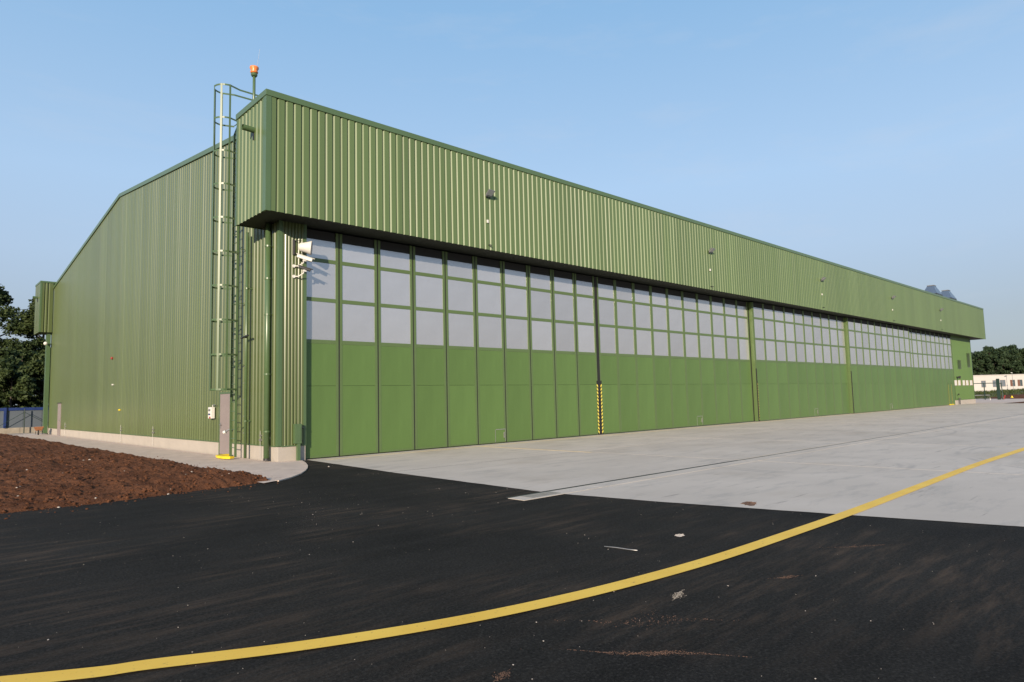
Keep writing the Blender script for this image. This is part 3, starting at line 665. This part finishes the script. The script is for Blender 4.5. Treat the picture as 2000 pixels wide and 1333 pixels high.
# lightning conductor clamps
for y in (1.17, 12.52, 18.0, 32.2):
    s = MB(); s.tube([(-.05, y, .9), (-.05, y, .08)], .008, 6); s.box(-.08, .0, y-.03, y+.03, .60, .66); s.box(-.075, -.0, y-.02, y+.02, .74, .78); tag(s.build('earth_rod', M['galv'], hang))
# thin horizontal door track cover under the box
# roof ventilators
def vent(x, y, label):
    e = empty('roof_ventilator', (x, y, 10.62)); e.scale = (.92, 1, 1); tag(e, label, 'roof vent', 'ventilators on the hangar roof')
    s = MB(); s.box(-.8, .8, -.5, .5, 0, 1.1); s.build('curb', M['black'], e)
    s = MB(); P = [(-1.15, -.75, 1.0), (1.15, -.75, 1.0), (1.15, .75, 1.0), (-1.15, .75, 1.0), (-1.15, -.75, 1.3), (1.15, -.75, 1.3), (1.15, .75, 1.3), (-1.15, .75, 1.3), (-.45, -.3, 2.25), (.45, -.3, 2.25), (.45, .3, 2.25), (-.45, .3, 2.25)]
    s.v += P; s.f += [(3, 2, 1, 0), (4, 5, 9, 8), (5, 6, 10, 9), (6, 7, 11, 10), (7, 4, 8, 11), (8, 9, 10, 11)]
    s.build('hood', M['vent'], e)
    s = MB(); s.box(-1.14, 1.14, -.74, .74, 1.003, 1.33); s.build('rim', M['black'], e)
    s = MB(); s.box(-.5, .5, -.34, .34, 2.25, 2.33); s.build('cap', M['grey'], e)
vent(74.4, 1.9, 'blue grey roof ventilator nearer the camera, left of its twin above the fascia')
vent(80.0, 1.9, 'blue grey roof ventilator at the far right end of the roof')

# ------------------------------------------------------------------ caged ladder
LXX = -.25; YA, YB = 2.62, 3.04; YC = .5*(YA+YB)
lad = empty('caged_ladder', (LXX, YC, 0)); tag(lad, 'tall green caged ladder climbing the corner of the side wall', 'ladder')
for y in (YA, YB):
    s = MB(); s.strap([(0, y-YC, .06), (0, y-YC, 11.3), (.06, y-YC, 11.75), (.35, y-YC, 11.9), (.75, y-YC, 11.55), (1.0, y-YC, 10.85)], .06, .03, (1, .001, 0)) if False else s.strap([(0, y-YC, .06), (0, y-YC, 10.75), (.10, y-YC, 11.05), (.62, y-YC, 12.15)], .035, .065, (0, 1, 0))
    s.build('rail', M['steel_green'], lad)
rg = MB().tube([(0, -.21, 0), (0, .21, 0)], .014, 6).mesh('rung', M['steel_green'])
for i in range(38): link('rung', rg, lad, (0, 0, .35+i*.29))
for z in (1.0, 3.0, 5.0, 6.8, 8.6, 10.3):
    s = MB()
    for y in (-.21, .21): s.box(0, .24, y-.02, y+.02, z-.006, z+.006)
    s.build('standoff', M['steel_green'], lad)
CR = .37; DEP = .73
def hoop_pts(z, arm=0):
    P = [(arm, -.215, z)] if arm else []
    P += [(0, -.235, z)]
    for k in range(15):
        t = -math.pi/2+math.pi*k/14; P.append((-(DEP-CR)-CR*math.cos(t)*1.0, CR*math.sin(t), z))
    P += [(0, .235, z)]
    if arm: P.append((arm, .215, z))
    return P
hz = [2.21+1.107*i for i in range(10)]
hm = MB().strap(hoop_pts(0), .055, .008, (0, 0, 1)).mesh('hoop', M['steel_green'])
for z in hz[:-1]: link('hoop', hm, lad, (0, 0, z))
s = MB(); s.strap(hoop_pts(hz[-1], 1.15), .055, .010, (0, 0, 1)); s.build('hoop', M['steel_green'], lad)
for k in (0, 3.2, 7, 10.8, 14):
    t = -math.pi/2+math.pi*k/14; x = -(DEP-CR)-CR*math.cos(t); y = CR*math.sin(t)
    s = MB(); f = 1.012
    s.strap([(x*f, y*f, hz[0]-.03), (x*f, y*f, hz[-1]+.03)], .06, .008, (-math.sin(t), -math.cos(t), 0)); s.build('cage_strap', M['steel_green'], lad)
s = MB(); s.strap([(-.25, -.40, hz[-1]-1.1+.0), (-.25, -.40, hz[-1])], .03, .008, (1, 0, 0)); s.build('cage_strap', M['steel_green'], lad) if False else None
s = MB()
P = [(.1, .62), (-.28, .50), (-.36, .1), (-.36, -.35), (-.25, -.62)]
s.strap([(x, y, .085) for x, y in P], .07, .16, (0, 0, 1)); tag(s.build('foot_plate', M['yellowpaint'], lad), 'yellow painted foot plate')

# beacon mast
b = empty('beacon_mast', (-.45, .9, ZT-.1)); b.scale = (.8, .8, .97); tag(b, 'orange warning beacon on a green mast above the corner of the roof', 'beacon')
s = MB(); s.tube([(0, 0, 0), (0, 0, 1.42)], .055, 12); s.build('mast', M['steel_green'], b, smooth=True)
s = MB(); s.tube([(0, 0, 1.36), (0, 0, 1.40), (0, 0, 1.46)], [.10, .125, .11], 16); s.build('collar', M['trim'], b)
s = MB(); s.tube([(0, 0, 1.46), (0, 0, 1.50), (0, 0, 1.56), (0, 0, 1.62), (0, 0, 1.67), (0, 0, 1.70)], [.13, .15, .12, .17, .165, .08], 18); s.build('lamp', M['orange'], b, smooth=True)
s = MB(); s.tube([(.08, 0, 1.6), (.22, .0, 2.35)], .004, 4); s.build('rod', M['galv'], b)

# floodlights on the fascia
def floodlight():
    e = empty('floodlight', (0, 0, 0))
    s = MB(); s.box(-.05, .05, -.03, 0, -.10, .10); s.tube([(0, 0, -.02), (0, -.20, -.02)], .022, 8); s.tube([(-.16, -.20, -.02), (.16, -.20, -.02)], .016, 6); s.build('arm', M['black'], e)
    m4 = Matrix.Translation((0, -.33, .10)) @ Matrix.Rotation(math.radians(42), 4, 'X')
    s = MB(); pts = [(-.20, -.20, .02), (.20, -.20, .02), (.20, .20, .02), (-.20, .20, .02), (-.13, -.15, .15), (.13, -.15, .15), (.13, .15, .15), (-.13, .15, .15)]
    m5 = Matrix.Translation((0, -.30, .08)) @ Matrix.Rotation(math.radians(-38), 4, 'X')
    s.v += [tuple(m5 @ Vector(p)) for p in pts]; s.f += [(3, 2, 1, 0), (4, 5, 6, 7), (0, 1, 5, 4), (1, 2, 6, 5), (2, 3, 7, 6), (3, 0, 4, 7)]
    s.obox(m5 @ Matrix.Translation((0, 0, 0)), .42, .42, .035); h = s.build('housing', M['grey'], e)
    s = MB(); s.obox(m5 @ Matrix.Translation((0, 0, -.019)), .36, .36, .006); s.build('glass', M['lampglass'], h)
    for i in range(5): s = MB()
    s = MB()
    for i in range(7): s.obox(m5 @ Matrix.Translation((-.09+i*.03, 0, .165)), .006, .26, .05)
    s.build('cooling_fins', M['grey'], h)
    return e
def box_light():
    s = MB(); s.box(-.045, .045, -.05, 0, -.07, .07); o = s.build('sensor_box', M['white']); return bevel(o, .01)
fl = floodlight(); fl.scale = (.68, .68, .68); sb = box_light(); sb.scale = (.85, .85, .85)
words = ['nearest the hangar corner', 'over the second door leaf', 'over the third door leaf, middle of the row', 'over the fourth door leaf', 'farthest from the camera']
for i, x in enumerate((7.50, 23.1, 37.5, 51.6, 65.3)):
    o = fl if i == 0 else copy_tree(fl); o.location = (x, FY, 9.2)
    tag(o, 'grey floodlight on the green fascia, '+words[i], 'floodlight', 'floodlights along the hangar fascia')
    o = sb if i == 0 else copy_tree(sb); o.location = (x, FY-.003, 8.24)
    tag(o, 'small white box below the floodlight '+words[i], 'sensor', 'white sensor boxes on the fascia')
for i, x in enumerate((7.55, 23.15, 37.55, 51.65, 65.35)):
    s = MB(); s.tube([(0, .05, 0), (0, -.06, 0), (.04, -.12, -.03)], .022, 6); tag(s.build('cable_stub', M['black'], loc=(x, FY, 7.36)), 'dark cable stub under the floodlight '+words[i], 'cable stub', 'cable stubs on the fascia')

# horn loudspeaker and cameras on the pillar
e = empty('horn_loudspeaker', (.62, 0, 6.45)); tag(e, 'white horn loudspeaker fixed to the ribbed pillar above two cameras', 'loudspeaker')
ax = Vector((.80, -.50, -.08)).normalized(); c0 = Vector((-.08, -.16, .0))
s = MB(); s.tube([c0, c0+ax*.05, c0+ax*.12, c0+ax*.25, c0+ax*.36, c0+ax*.375], [.09, .13, .14, .175, .215, .222], 24); s.tube([c0+ax*.377, c0+ax*.2], [.2, .05], 24, cap=False); o = s.build('horn', M['white'], e, smooth=True)
s = MB(); s.tube([c0+ax*.379, c0+ax*.381], .185, 24); s.build('mouth', M['grey'], o)
s = MB(); s.tube([(-.17, -.02, -.22), (-.17, -.02, .22)], .012, 6); s.tube([(-.17, -.02, .2), (.02, -.16, .2)], .012, 6); s.tube([(-.17, -.02, -.2), (.1, -.18, -.2)], .012, 6); s.box(-.21, -.13, -.02, 0, -.24, .24); s.build('bracket', M['black'], e)
def cctv(loc, m, label, sc_):
    e = empty('security_camera', loc); tag(e, label, 'camera', 'cameras on the hangar pillar')
    d = Vector((.86, -.42, -.28)).normalized(); q = d.to_track_quat('X', 'Z').to_matrix().to_4x4()
    c = Vector((.18, -.26, .0))
    s = MB(); s.obox(Matrix.Translation(c) @ q, .46*sc_, .12*sc_, .10*sc_); h = bevel(s.build('housing', m, e), .012)
    s = MB(); s.obox(Matrix.Translation(c+Vector((.0, 0, .058*sc_))+d*.03) @ q, .56*sc_, .15*sc_, .012); s.build('sunshield', m, h)
    s = MB(); s.obox(Matrix.Translation(c+d*.235*sc_) @ q, .01, .08*sc_, .07*sc_); s.build('lens', M['window'], h)
    s = MB(); s.tube([(-.05, 0, -.23), (.06, -.10, -.23), (.15, -.22, -.15), c-Vector((0, 0, .05))], [.022, .02, .02, .025], 8); s.tube([(-.05, .0, -.23), (-.05, -.03, -.23)], .05, 12); s.obox(Matrix.Translation(c-Vector((0, 0, .07))), .09, .07, .06); s.build('arm', M['white'], e, smooth=False)
    return e
cctv((.50, -.0, 6.10), M['white'], 'white box camera on a curved arm just below the horn loudspeaker', 1.0)
cctv((.50, -.0, 5.78), M['black'], 'black box camera on a curved white arm, lowest on the pillar', .78)
s = MB(); s.tube([(.0, .0, .0), (-.02, -.14, -.03)], .03, 8); s.tube([(-.02, -.12, -.03), (-.10, -.32, -.04)], [.09, .12], 14); o = s.build('yard_lamp', M['white'], smooth=True, loc=(-.32, D-.2, 6.52)); tag(o, 'round white lamp fixed at the far rear corner of the hangar', 'lamp')

# boxes by the side door
e = empty('socket_box', (0, 5.30, 1.46)); tag(e, 'white electric socket box on the green side wall beside the grey door', 'socket box')
s = MB(); s.box(-.16, -.02, -.15, .15, -.20, .20); bevel(s.build('case', M['white'], e), .02, 3)
s = MB()
for y in (-.07, .04): s.tube([(-.16, y, -.05), (-.178, y, -.05)], .03, 12)
s.build('socket', M['blue'], e)
s = MB(); s.box(-.175, -.16, -.13, -.02, -.19, -.13); s.build('socket', M['red'], e)
s = MB(); s.box(-.163, -.1605, -.10, .10, .06, .13); s.build('data_plate', M['grey'], e)
s = MB(); s.tube([(0, -.10, .27), (-.08, -.10, .27), (-.10, -.16, .27), (-.10, -.40, .27)], .012, 6); s.tube([(-.08, -.08, .2), (-.08, -.08, .28)], .015, 6); s.build('bracket', M['galv'], e)
e = empty('door_stay', (-.06, 3.45, .86)); tag(e, 'small pale cap on a short grey arm beside the ladder foot', 'door stay')
s = MB(); s.tube([(0, 0, .08), (-.10, .06, .03), (-.16, .12, -.02)], .028, 8); s.build('arm', M['grey'], e); s = MB(); s.tube([(-.155, .11, -.02), (-.21, .17, -.045)], [.055, .05], 14); s.build('cap', M['white'], e)
e = empty('junction_cabinet', (.56, -.02, 0)); tag(e, 'narrow green cabinet on a square post at the foot of the ribbed pillar', 'cabinet')
s = MB(); s.box(-.12, .10, -.14, -.01, .52, 1.10); bevel(s.build('case', M['steel_green'], e), .008)
s = MB(); s.box(-.03, .06, -.13, -.03, .01, .52); s.build('post', M['steel_green'], e)
s = MB(); s.box(-.08, .06, -.152, -.14, .60, 1.0); s.build('lid', M['steel_green'], e)
s = MB(); s.tube([(.10, -.08, .98), (.16, -.08, .98)], .035, 8); s.tube([(.10, -.08, .60), (.14, -.08, .60)], .03, 8); s.build('knob', M['black'], e)
# small things on the side wall
s = MB(); s.tube([(0, 0, 0), (-.06, 0, 0), (-.09, 0, 0)], [.06, .07, .05], 14); tag(s.build('alarm_sounder', M['red'], smooth=False, loc=(0, 20.23, 4.31)), 'red round alarm sounder high on the green side wall', 'alarm')
s = MB(); s.box(-.06, 0, -.09, .09, -.035, .035); tag(bevel(s.build('sensor_box', M['white'], loc=(0, 19.96, 2.93)), .01), 'small white box on the side wall below the red sounder', 'box')
s = MB(); s.box(-.06, 0, -.10, .10, -.035, .035); tag(bevel(s.build('marker_lamp', M['yellowpaint'], loc=(0, 18.45, 1.63)), .01), 'small yellow marker lamp low on the green side wall', 'lamp')
# fittings on the end block
s = MB(); s.tube([(0, 0, 0), (0, -.16, 0)], [.05, .05], 8); s.tube([(0, -.16, .0), (.06, -.36, -.06)], [.11, .15], 12); tag(s.build('wall_lamp', M['black'], loc=(73.2, 0, 2.85)), 'black wall lamp above the row of small white windows', 'lamp')
s = MB(); s.tube([(0, 0, 0), (0, 0, .62)], .06, 8); s.tube([(0, 0, 1.05), (0, .1, 1.05)], .08, 8); s.tube([(0, 0, .62), (0, 0, .68)], .12, 8); tag(s.build('standpipe', M['black'], loc=(72.85, -.22, 0)), 'dark standpipe against the white plinth at the far end of the hangar', 'standpipe')

# ------------------------------------------------------------------ wheelbarrow
e = empty('wheelbarrow', (-.75, 37.2, .05), math.radians(80)); e.scale = (.85, .85, .85); tag(e, 'rusty orange wheelbarrow parked on the paving by the far corner', 'wheelbarrow')
s = MB(); P = [(-.28, -.2, .32), (.28, -.2, .32), (.28, .2, .32), (-.28, .2, .32), (-.48, -.34, .62), (.42, -.34, .62), (.42, .34, .62), (-.48, .34, .62)]
s.v += P; s.f += [(3, 2, 1, 0), (0, 1, 5, 4), (1, 2, 6, 5), (2, 3, 7, 6), (3, 0, 4, 7)]; s.v += [(x*.96, y*.96, z+.012) for x, y, z in P]; s.f += [(8, 9, 10, 11), (12, 13, 9, 8), (13, 14, 10, 9), (14, 15, 11, 10), (15, 12, 8, 11), (4, 5, 13, 12), (5, 6, 14, 13), (6, 7, 15, 14), (7, 4, 12, 15)]
s.build('tray', M['rust'], e)
for sy in (-1, 1): s = MB(); s.tube([(-.62, sy*.05, .2), (-.3, sy*.2, .3), (.3, sy*.24, .32), (.85, sy*.28, .55)], .018, 8); s.build('handle', M['galv'], e)
for sy in (-1, 1): s = MB(); s.tube([(.22, sy*.2, .32), (.30, sy*.22, .02), (.38, sy*.22, .02), (.42, sy*.24, .33)], .016, 6); s.build('leg', M['black'], e)
s = MB(); s.tube([(-.62, -.05, .19), (-.62, .05, .19)], .19, 20); wv = s.build('wheel', M['rubber'], e); s = MB(); s.tube([(-.62, -.055, .19), (-.62, .055, .19)], .10, 14); s.build('rim', M['red'], wv)

# ------------------------------------------------------------------ screen wall and fence behind the left corner
f = empty('screen_wall', (-2, 46, 0)); tag(f, 'blue grey panel screen wall on a concrete base with a blue top rail', 'wall')
for i in range(-9, 7):
    x0 = -2+i*1.22+.17
    if i == -2: continue
    s = MB(); s.box(.01, 1.21, 0, .08, .42, 1.74); s.box(.57, .62, -.02, 0, 1.14, 1.2) ; s.build('panel', M['bluegrey'] if i > -2 else M['cream'], f, (x0+2, 0, 0))
for i in range(-5, 5):
    s = MB(); s.box(.01, 2.43, -.06, .14, -.1, .42); s.build('base_block', M['concgrey'], f, (i*2.44+1.2, 0, 0))
s = MB(); s.box(-12, 9, -.05, .13, 1.76, 1.98); s.build('top_rail', M['blue'], f)
s = MB(); s.box(.14, .30, -.16, -.0, .42, 2.0); s.build('post', M['blue'], f)
e = empty('fence_post', (-.58, 45.6, 0)); tag(e, 'dark green fence post with two diagonal braces before the panel wall', 'fence post')
s = MB(); s.tube([(0, 0, -.1), (0, 0, 1.88)], .035, 8); s.build('post', M['darkgreen'], e)
for sx in (-1, 1): s = MB(); s.tube([(0, 0, 1.62), (sx*1.55, 0, .60)], .018, 6); s.build('brace', M['darkgreen'], e)
s = MB(); s.box(-60, 12, 47, 80, -.1, -.02); tag(s.build('yard', M['soil']), kind='structure')

# ------------------------------------------------------------------ trees
def tree_meshes(seed, h, crown_r, base, nclump, nleaf, leafs, fol, bark, pine=False):
    r_ = random.Random(seed); t = MB(); tops = []
    bend = [Vector((0, 0, 0))]; n = 6
    for k in range(1, n+1): bend.append(Vector((r_.gauss(0, .10)*h*.05+bend[-1].x, r_.gauss(0, .10)*h*.05+bend[-1].y, h*.92*k/n)))
    t.tube(bend, [h*.02*(1-.85*k/n)+.02 for k in range(n+1)], 7)
    clumps = []
    for i in range(nclump):
        u = r_.random(); z = base+(h-base)*(u**.9)
        f = math.sin(min(1, max(.0, (z-base)/(h-base)*.86+.14))*math.pi)**.6
        if pine: f = .55+.45*math.sin(min(1, (z-base)/(h-base))*math.pi)
        rr = crown_r*f*math.sqrt(r_.uniform(.08, 1)); a = r_.random()*6.283
        k = min(n-1, int(z/(h*.92)*n)); c = bend[k]+Vector((math.cos(a)*rr, math.sin(a)*rr, 0)); c.z = z
        clumps.append((c, r_.uniform(.5, 1.15)*crown_r*(.30 if not pine else .34)))
        if i % 3 == 0:
            st = bend[k].copy(); st.z = max(base*.7, z-rr*.6-.5)
            t.tube([st, (st+c)/2+Vector((0, 0, -.1*rr)), c], [h*.007, h*.005, .02], 5, cap=False)
    f = MB()
    for c, R in clumps:
        for j in range(nleaf):
            v = Vector((r_.gauss(0, 1), r_.gauss(0, 1), r_.gauss(0, 1))).normalized()*R*(r_.random()**.45); v.z *= .72
            p = c+v; sz = leafs*r_.uniform(.6, 1.3); a = Vector((r_.gauss(0, 1), r_.gauss(0, 1), r_.gauss(0, .7))).normalized(); b = a.cross(Vector((r_.gauss(0, 1), r_.gauss(0, 1), r_.gauss(0, 1)))).normalized()
            f.v += [tuple(p-a*sz), tuple(p-b*sz*.55), tuple(p+a*sz), tuple(p+b*sz*.55)]; i0 = len(f.v)-4; f.f.append((i0, i0+1, i0+2, i0+3))
    return t.mesh('trunk', bark, True), f.mesh('crown', fol)
def tree(name, ms, loc, rz, sc_, label, cat, group):
    e = empty(name, loc, rz); e.scale = (sc_, sc_, sc_); tag(e, label, cat, group); link('trunk', ms[0], e); link('crown', ms[1], e); return e
oak = [tree_meshes(11, 15, 4.2, 3.2, 70, 330, .17, M['leaf'], M['bark']), tree_meshes(12, 14, 3.7, 2.6, 62, 330, .17, M['leaf'], M['bark'])]
G = 'broadleaf trees behind the screen wall'
tree('broadleaf_tree', oak[0], (-.6, 74, 0), .3, 1.02, 'tall dark broadleaf tree at the left edge behind the screen wall', 'tree', G)
tree('broadleaf_tree', oak[1], (3.9, 71, 0), 2.1, 1.0, 'dark broadleaf tree whose crown touches the hangar\'s rear overhang', 'tree', G)
tree('broadleaf_tree', oak[0], (9.5, 75, 0), 4.1, .93, 'lower dark broadleaf tree right behind the far rear corner of the hangar', 'tree', G)
tree('broadleaf_tree', oak[1], (-8.5, 76, 0), 5.0, 1.05, 'tall dark broadleaf tree standing just outside the left of the view', 'tree', G)
sh = tree_meshes(21, 5.5, 2.4, .2, 40, 300, .17, M['leaf'], M['bark'])
for i, (x, y, s_) in enumerate(((-3.4, 62, .9), (.1, 60, 1.05), (3.0, 61, 1.25), (5.6, 63, 1.2), (1.5, 66, 1.5))):
    tree('bush', sh, (x, y, 0), i*1.7, s_, ['dense dark bush at the left edge above the cream panel', 'dense dark bush above the middle of the blue rail', 'tall dense dark bush beside the hangar\'s rear corner', 'dark bush hidden mostly behind the rear corner post', 'tallest dark bush filling in under the tree crowns'][i], 'bush', 'bushes between the screen wall and the trees')
pine = [tree_meshes(31+i, 17.5-i, 3.9, 6.0-.4*i, 46, 130, .42, M['needle'], M['pinebark'], True) for i in range(3)]
pr = random.Random(5)
names_p = ['whose crown starts at the hangar\'s far corner', 'second from the hangar\'s far corner', 'third from the hangar, over the building\'s left window', 'fourth from the hangar, left of the sky gap', 'fifth from the hangar, just right of the sky gap', 'sixth from the hangar, above the dark green gate post', 'seventh from the hangar, behind the light pole', 'eighth from the hangar, between light pole and dark windows', 'over the left dark window', 'over the right dark window', 'last before the right edge of the photo', 'standing just past the right edge of the photo']
for i in range(12):
    u = i/10.0; bx = 299.0+(316-299)*u*1.0+pr.uniform(-1, 1); by = 49+(33-49)*u+pr.uniform(-.6, .6)
    k = pr.uniform(.93, 1.06)*(.93 if i < 3 else 1)
    tree('pine_tree', pine[i % 3], (bx+(7 if i % 2 else 0), by+(1.0 if i % 2 else 0), 0), pr.random()*6, k, 'pine behind the white building, '+names_p[i], 'tree', 'pines behind the white building')
# far wooded line behind, closing the horizon
def far_wood():
    s = MB(); r_ = random.Random(9)
    for i in range(15000):
        t = r_.uniform(-.25, 1.9); x = 330+40*t+r_.gauss(0, 5); y = 75-62*t+r_.gauss(0, 5); h = 2.6*(1+.35*noise.noise(Vector((t*8, 0, 0))))
        z = h*r_.random()**.7; sz = .6*r_.uniform(.6, 1.3); a = Vector((r_.gauss(0, 1), r_.gauss(0, 1), r_.gauss(0, .7))).normalized(); b = a.cross(Vector((r_.gauss(0, 1), r_.gauss(0, 1), r_.gauss(0, 1)))).normalized(); p = Vector((x, y, z))
        s.quad(tuple(p-a*sz), tuple(p-b*sz*.6), tuple(p+a*sz), tuple(p+b*sz*.6))
    return s.build('undergrowth', M['needle'])
tag(far_wood(), 'dark undergrowth beneath and behind the row of pines', 'undergrowth', kind='stuff')

# ------------------------------------------------------------------ white building far right
A = Vector((226.5, 36.0, 0)); B = Vector((250.0, 13.0, 0)); dv = (B-A).normalized(); ang = math.atan2(dv.y, dv.x)
wb = empty('white_building', A, ang); tag(wb, 'long low white flat-roofed building beyond the grass bank', 'building')
Lb = (B-A).length
s = MB(); s.box(0, Lb, 0, 12, -.1, 5.3); s.build('wall', M['whitebuilding'], wb)
s = MB(); s.box(-.15, Lb+.15, -.15, 12.15, 5.3, 5.5); s.build('parapet', M['whitebuilding'], wb)
def along(x): return None
for k, (px, wdt, m, z0, z1) in enumerate(((7.6, 1.25, 'bluegrey', 1.85, 3.75), (11.0, 1.5, 'bluegrey', 1.85, 3.8), (13.2, 1.5, 'bluegrey', 1.95, 3.85), (16.2, 1.35, 'window', 1.95, 3.8), (18.4, 1.35, 'window', 1.95, 3.8), (22, 1.3, 'window', 1.95, 3.8), (25, 1.3, 'window', 1.95, 3.8))):
    s = MB(); s.box(px-.06, px+wdt+.06, -.05, .0, z0-.06, z0); s.box(px-.06, px+wdt+.06, -.05, .0, z1, z1+.06); s.box(px-.06, px, -.05, 0, z0, z1); s.box(px+wdt, px+wdt+.06, -.05, 0, z0, z1); s.box(px+wdt/2-.03, px+wdt/2+.03, -.04, 0, z0, z1); wi = s.build('window', M['greydoor'], wb)
    s = MB(); s.box(px, px+wdt/2-.03, -.02, -.003, z0, z1); s.build('pane', M['brownframe'] if m == 'window' else M[m], wi); s = MB(); s.box(px+wdt/2+.03, px+wdt, -.02, -.003, z0, z1); s.build('pane', M[m], wi)
s = MB(); s.tube([(0, 0, 0), (0, 0, 5.9)], .06, 6); e = empty('lamp_post', (234.9, 23.5, 0)); tag(e, 'thin lamp post standing in front of the white building', 'lamp post'); s.build('pole', M['galv'], e)
s = MB(); s.box(-.9, .1, -.12, .12, 5.85, 6.0); s.build('lamp_head', M['white'], e, ); s = MB(); s.box(-.1, .1, -.1, .1, 2.9, 3.2); s.build('band', M['galv'], e)

# grass bank: rises to the right
def bank():
    s = MB(); nx, ny = 70, 26
    for i in range(nx+1):
        t = i/nx; cx = 118+26*t*1.0; cy = 16-34*t
        for j in range(ny+1):
            u = j/ny; x = 108+u*34+t*14; y = 22-46*t+u*3
            h = (.9+.9*max(0, t-.30)*2.2)*math.sin(min(1, u*1.6)*math.pi/2)*min(1, u*5)*(1 if u < .75 else max(0, 1-(u-.75)*3))
            h += .12*noise.noise(Vector((x*.4, y*.4, 0)))+.08*noise.noise(Vector((x*1.3, y*1.3, 0)))
            s.v.append((x, y, -.05+max(-.02, h)))
    for i in range(nx):
        for j in range(ny): a = i*(ny+1)+j; s.f.append((a, a+1, a+ny+2, a+ny+1))
    return s
bk = bank().build('grass_bank', M['grass'], smooth=True); tag(bk, kind='structure')
# tall grass on the bank
s = MB(); gr = random.Random(8); bb = BVHTree.FromPolygons([v.co for v in bk.data.vertices], [p.vertices for p in bk.data.polygons])
for i in range(14000):
    u = gr.random(); t = gr.random(); x = 110+u*24+t*14; y = 21-45*t+u*3
    hh = bb.ray_cast(Vector((x, y, 9)), Vector((0, 0, -1)))[0]
    if not hh: continue
    a = gr.random()*6.28; wdt = .06; h = gr.uniform(.15, .5); z = hh.z-.03
    s.v += [(x-math.cos(a)*wdt, y-math.sin(a)*wdt, z), (x+math.cos(a)*wdt, y+math.sin(a)*wdt, z), (x+gr.gauss(0, .08), y+gr.gauss(0, .08), z+h)]; s.f.append((len(s.v)-3, len(s.v)-2, len(s.v)-1))
tag(s.build('bank_grass', M['shrub']), 'tall dry green grass growing on the bank', 'grass', kind='stuff')
# path and ground right of the hangar
s = MB(); s.poly([(76, 1.8, -.02), (76, -3, -.02), (95, -3.5, -.02), (118, -5, -.02), (118, 8, -.02), (82, 8, -.02)]); tag(s.build('path', M['walk']), kind='structure')
s = MB(); s.box(80.03, 110, 1.2, 8, -.05, .0); 
s = MB()
def mound(s, cx, cy, rx, ry, h, seed):
    n = 26; base = len(s.v)
    for i in range(n+1):
        for j in range(n+1):
            a = -1+2*i/n; b = -1+2*j/n; r = math.sqrt(a*a+b*b); x = cx+a*rx; y = cy+b*ry
            s.v.append((x, y, -.06+max(0, 1-r**2)*h*(1+.5*noise.noise(Vector((x*.6, y*.6, seed))))+(.08 if r < .9 else 0)))
    for i in range(n):
        for j in range(n): a = base+i*(n+1)+j; s.f.append((a, a+n+1, a+n+2, a+1))
mound(s, 92, -9.2, 15, 6.4, .10, 1); tag(s.build('soil_mound', M['soil'], smooth=True), 'low flat mound of red brown soil beyond the far edge of the apron', 'soil', kind='structure')
s = MB(); mound(s, 122, 0.5, 12, 7, .62, 2); mound(s, 132, -6, 10, 8, 1.2, 3); tag(s.build('earth_bank', M['soil'], smooth=True), kind='structure')

# sliding gate, far right
e = empty('gate', (103.9, 2.3, 0)); tag(e, 'dark green steel gate post with long top beam at the far end of the hangar', 'gate')
s = MB(); s.box(-.17, .17, -.17, .17, -.1, 2.88); s.build('post', M['darkgreen'], e)
gd = Vector((-2.4, 2.25, 0)).normalized(); 
s = MB(); s.strap([(0, 0, 2.28), tuple(gd*5.5+Vector((0, 0, 2.28)))], .10, .10, (0, 0, 1)); s.build('beam', M['darkgreen'], e)
s = MB(); s.tube([tuple(gd*1.95+Vector((0, 0, 0))), tuple(gd*1.95+Vector((0, 0, 2.28)))], .06, 6); s.build('upright', M['darkgreen'], e)
s = MB(); s.tube([(0, 0, 1.2), tuple(gd*.95+Vector((0, 0, .5)))], .02, 5); s.build('stay', M['darkgreen'], e)
s = MB(); s.tube([(.38, -.35, 0), (.38, -.35, .9), (.30, -.3, 2.3)], [.09, .06, .06], 8); s.tube([(0, 0, 2.2), (.4, -.38, 2.25)], .05, 6); s.build('hinge_post', M['darkgreen'], e)
e = empty('hurdle_rail', (102.4, 4.0, 0), math.atan2(gd.y, gd.x)); tag(e, 'low galvanised tubular rail on three legs near the hangar\'s far corner', 'rail')
s = MB(); s.tube([(-1.15, 0, -.15), (-1.15, 0, .64), (1.05, 0, .64), (1.05, 0, -.15)], .045, 8); s.build('hoop', M['galv'], e); s = MB(); s.tube([(-.45, 0, -.15), (-.45, 0, .64)], .04, 6); s.build('leg', M['galv'], e)
s = MB(); s.obox(Matrix.Translation((0, 0, .25)) @ Matrix.Rotation(.35, 4, 'X'), .35, .08, .75); tag(s.build('warning_board', M['red'], loc=(104.6, 1.85, -.05)), 'small red and white board leaning near the green gate post', 'board')
s = MB(); s.tube([(0, 0, 0), (0, 0, .06), (0, 0, .28)], [.22, .13, .03], 10); tag(s.build('marker_cone', M['yellowpaint'], loc=(105.3, 1.1, .2)), 'small yellow marker cone on the ground right of the gate post', 'cone')
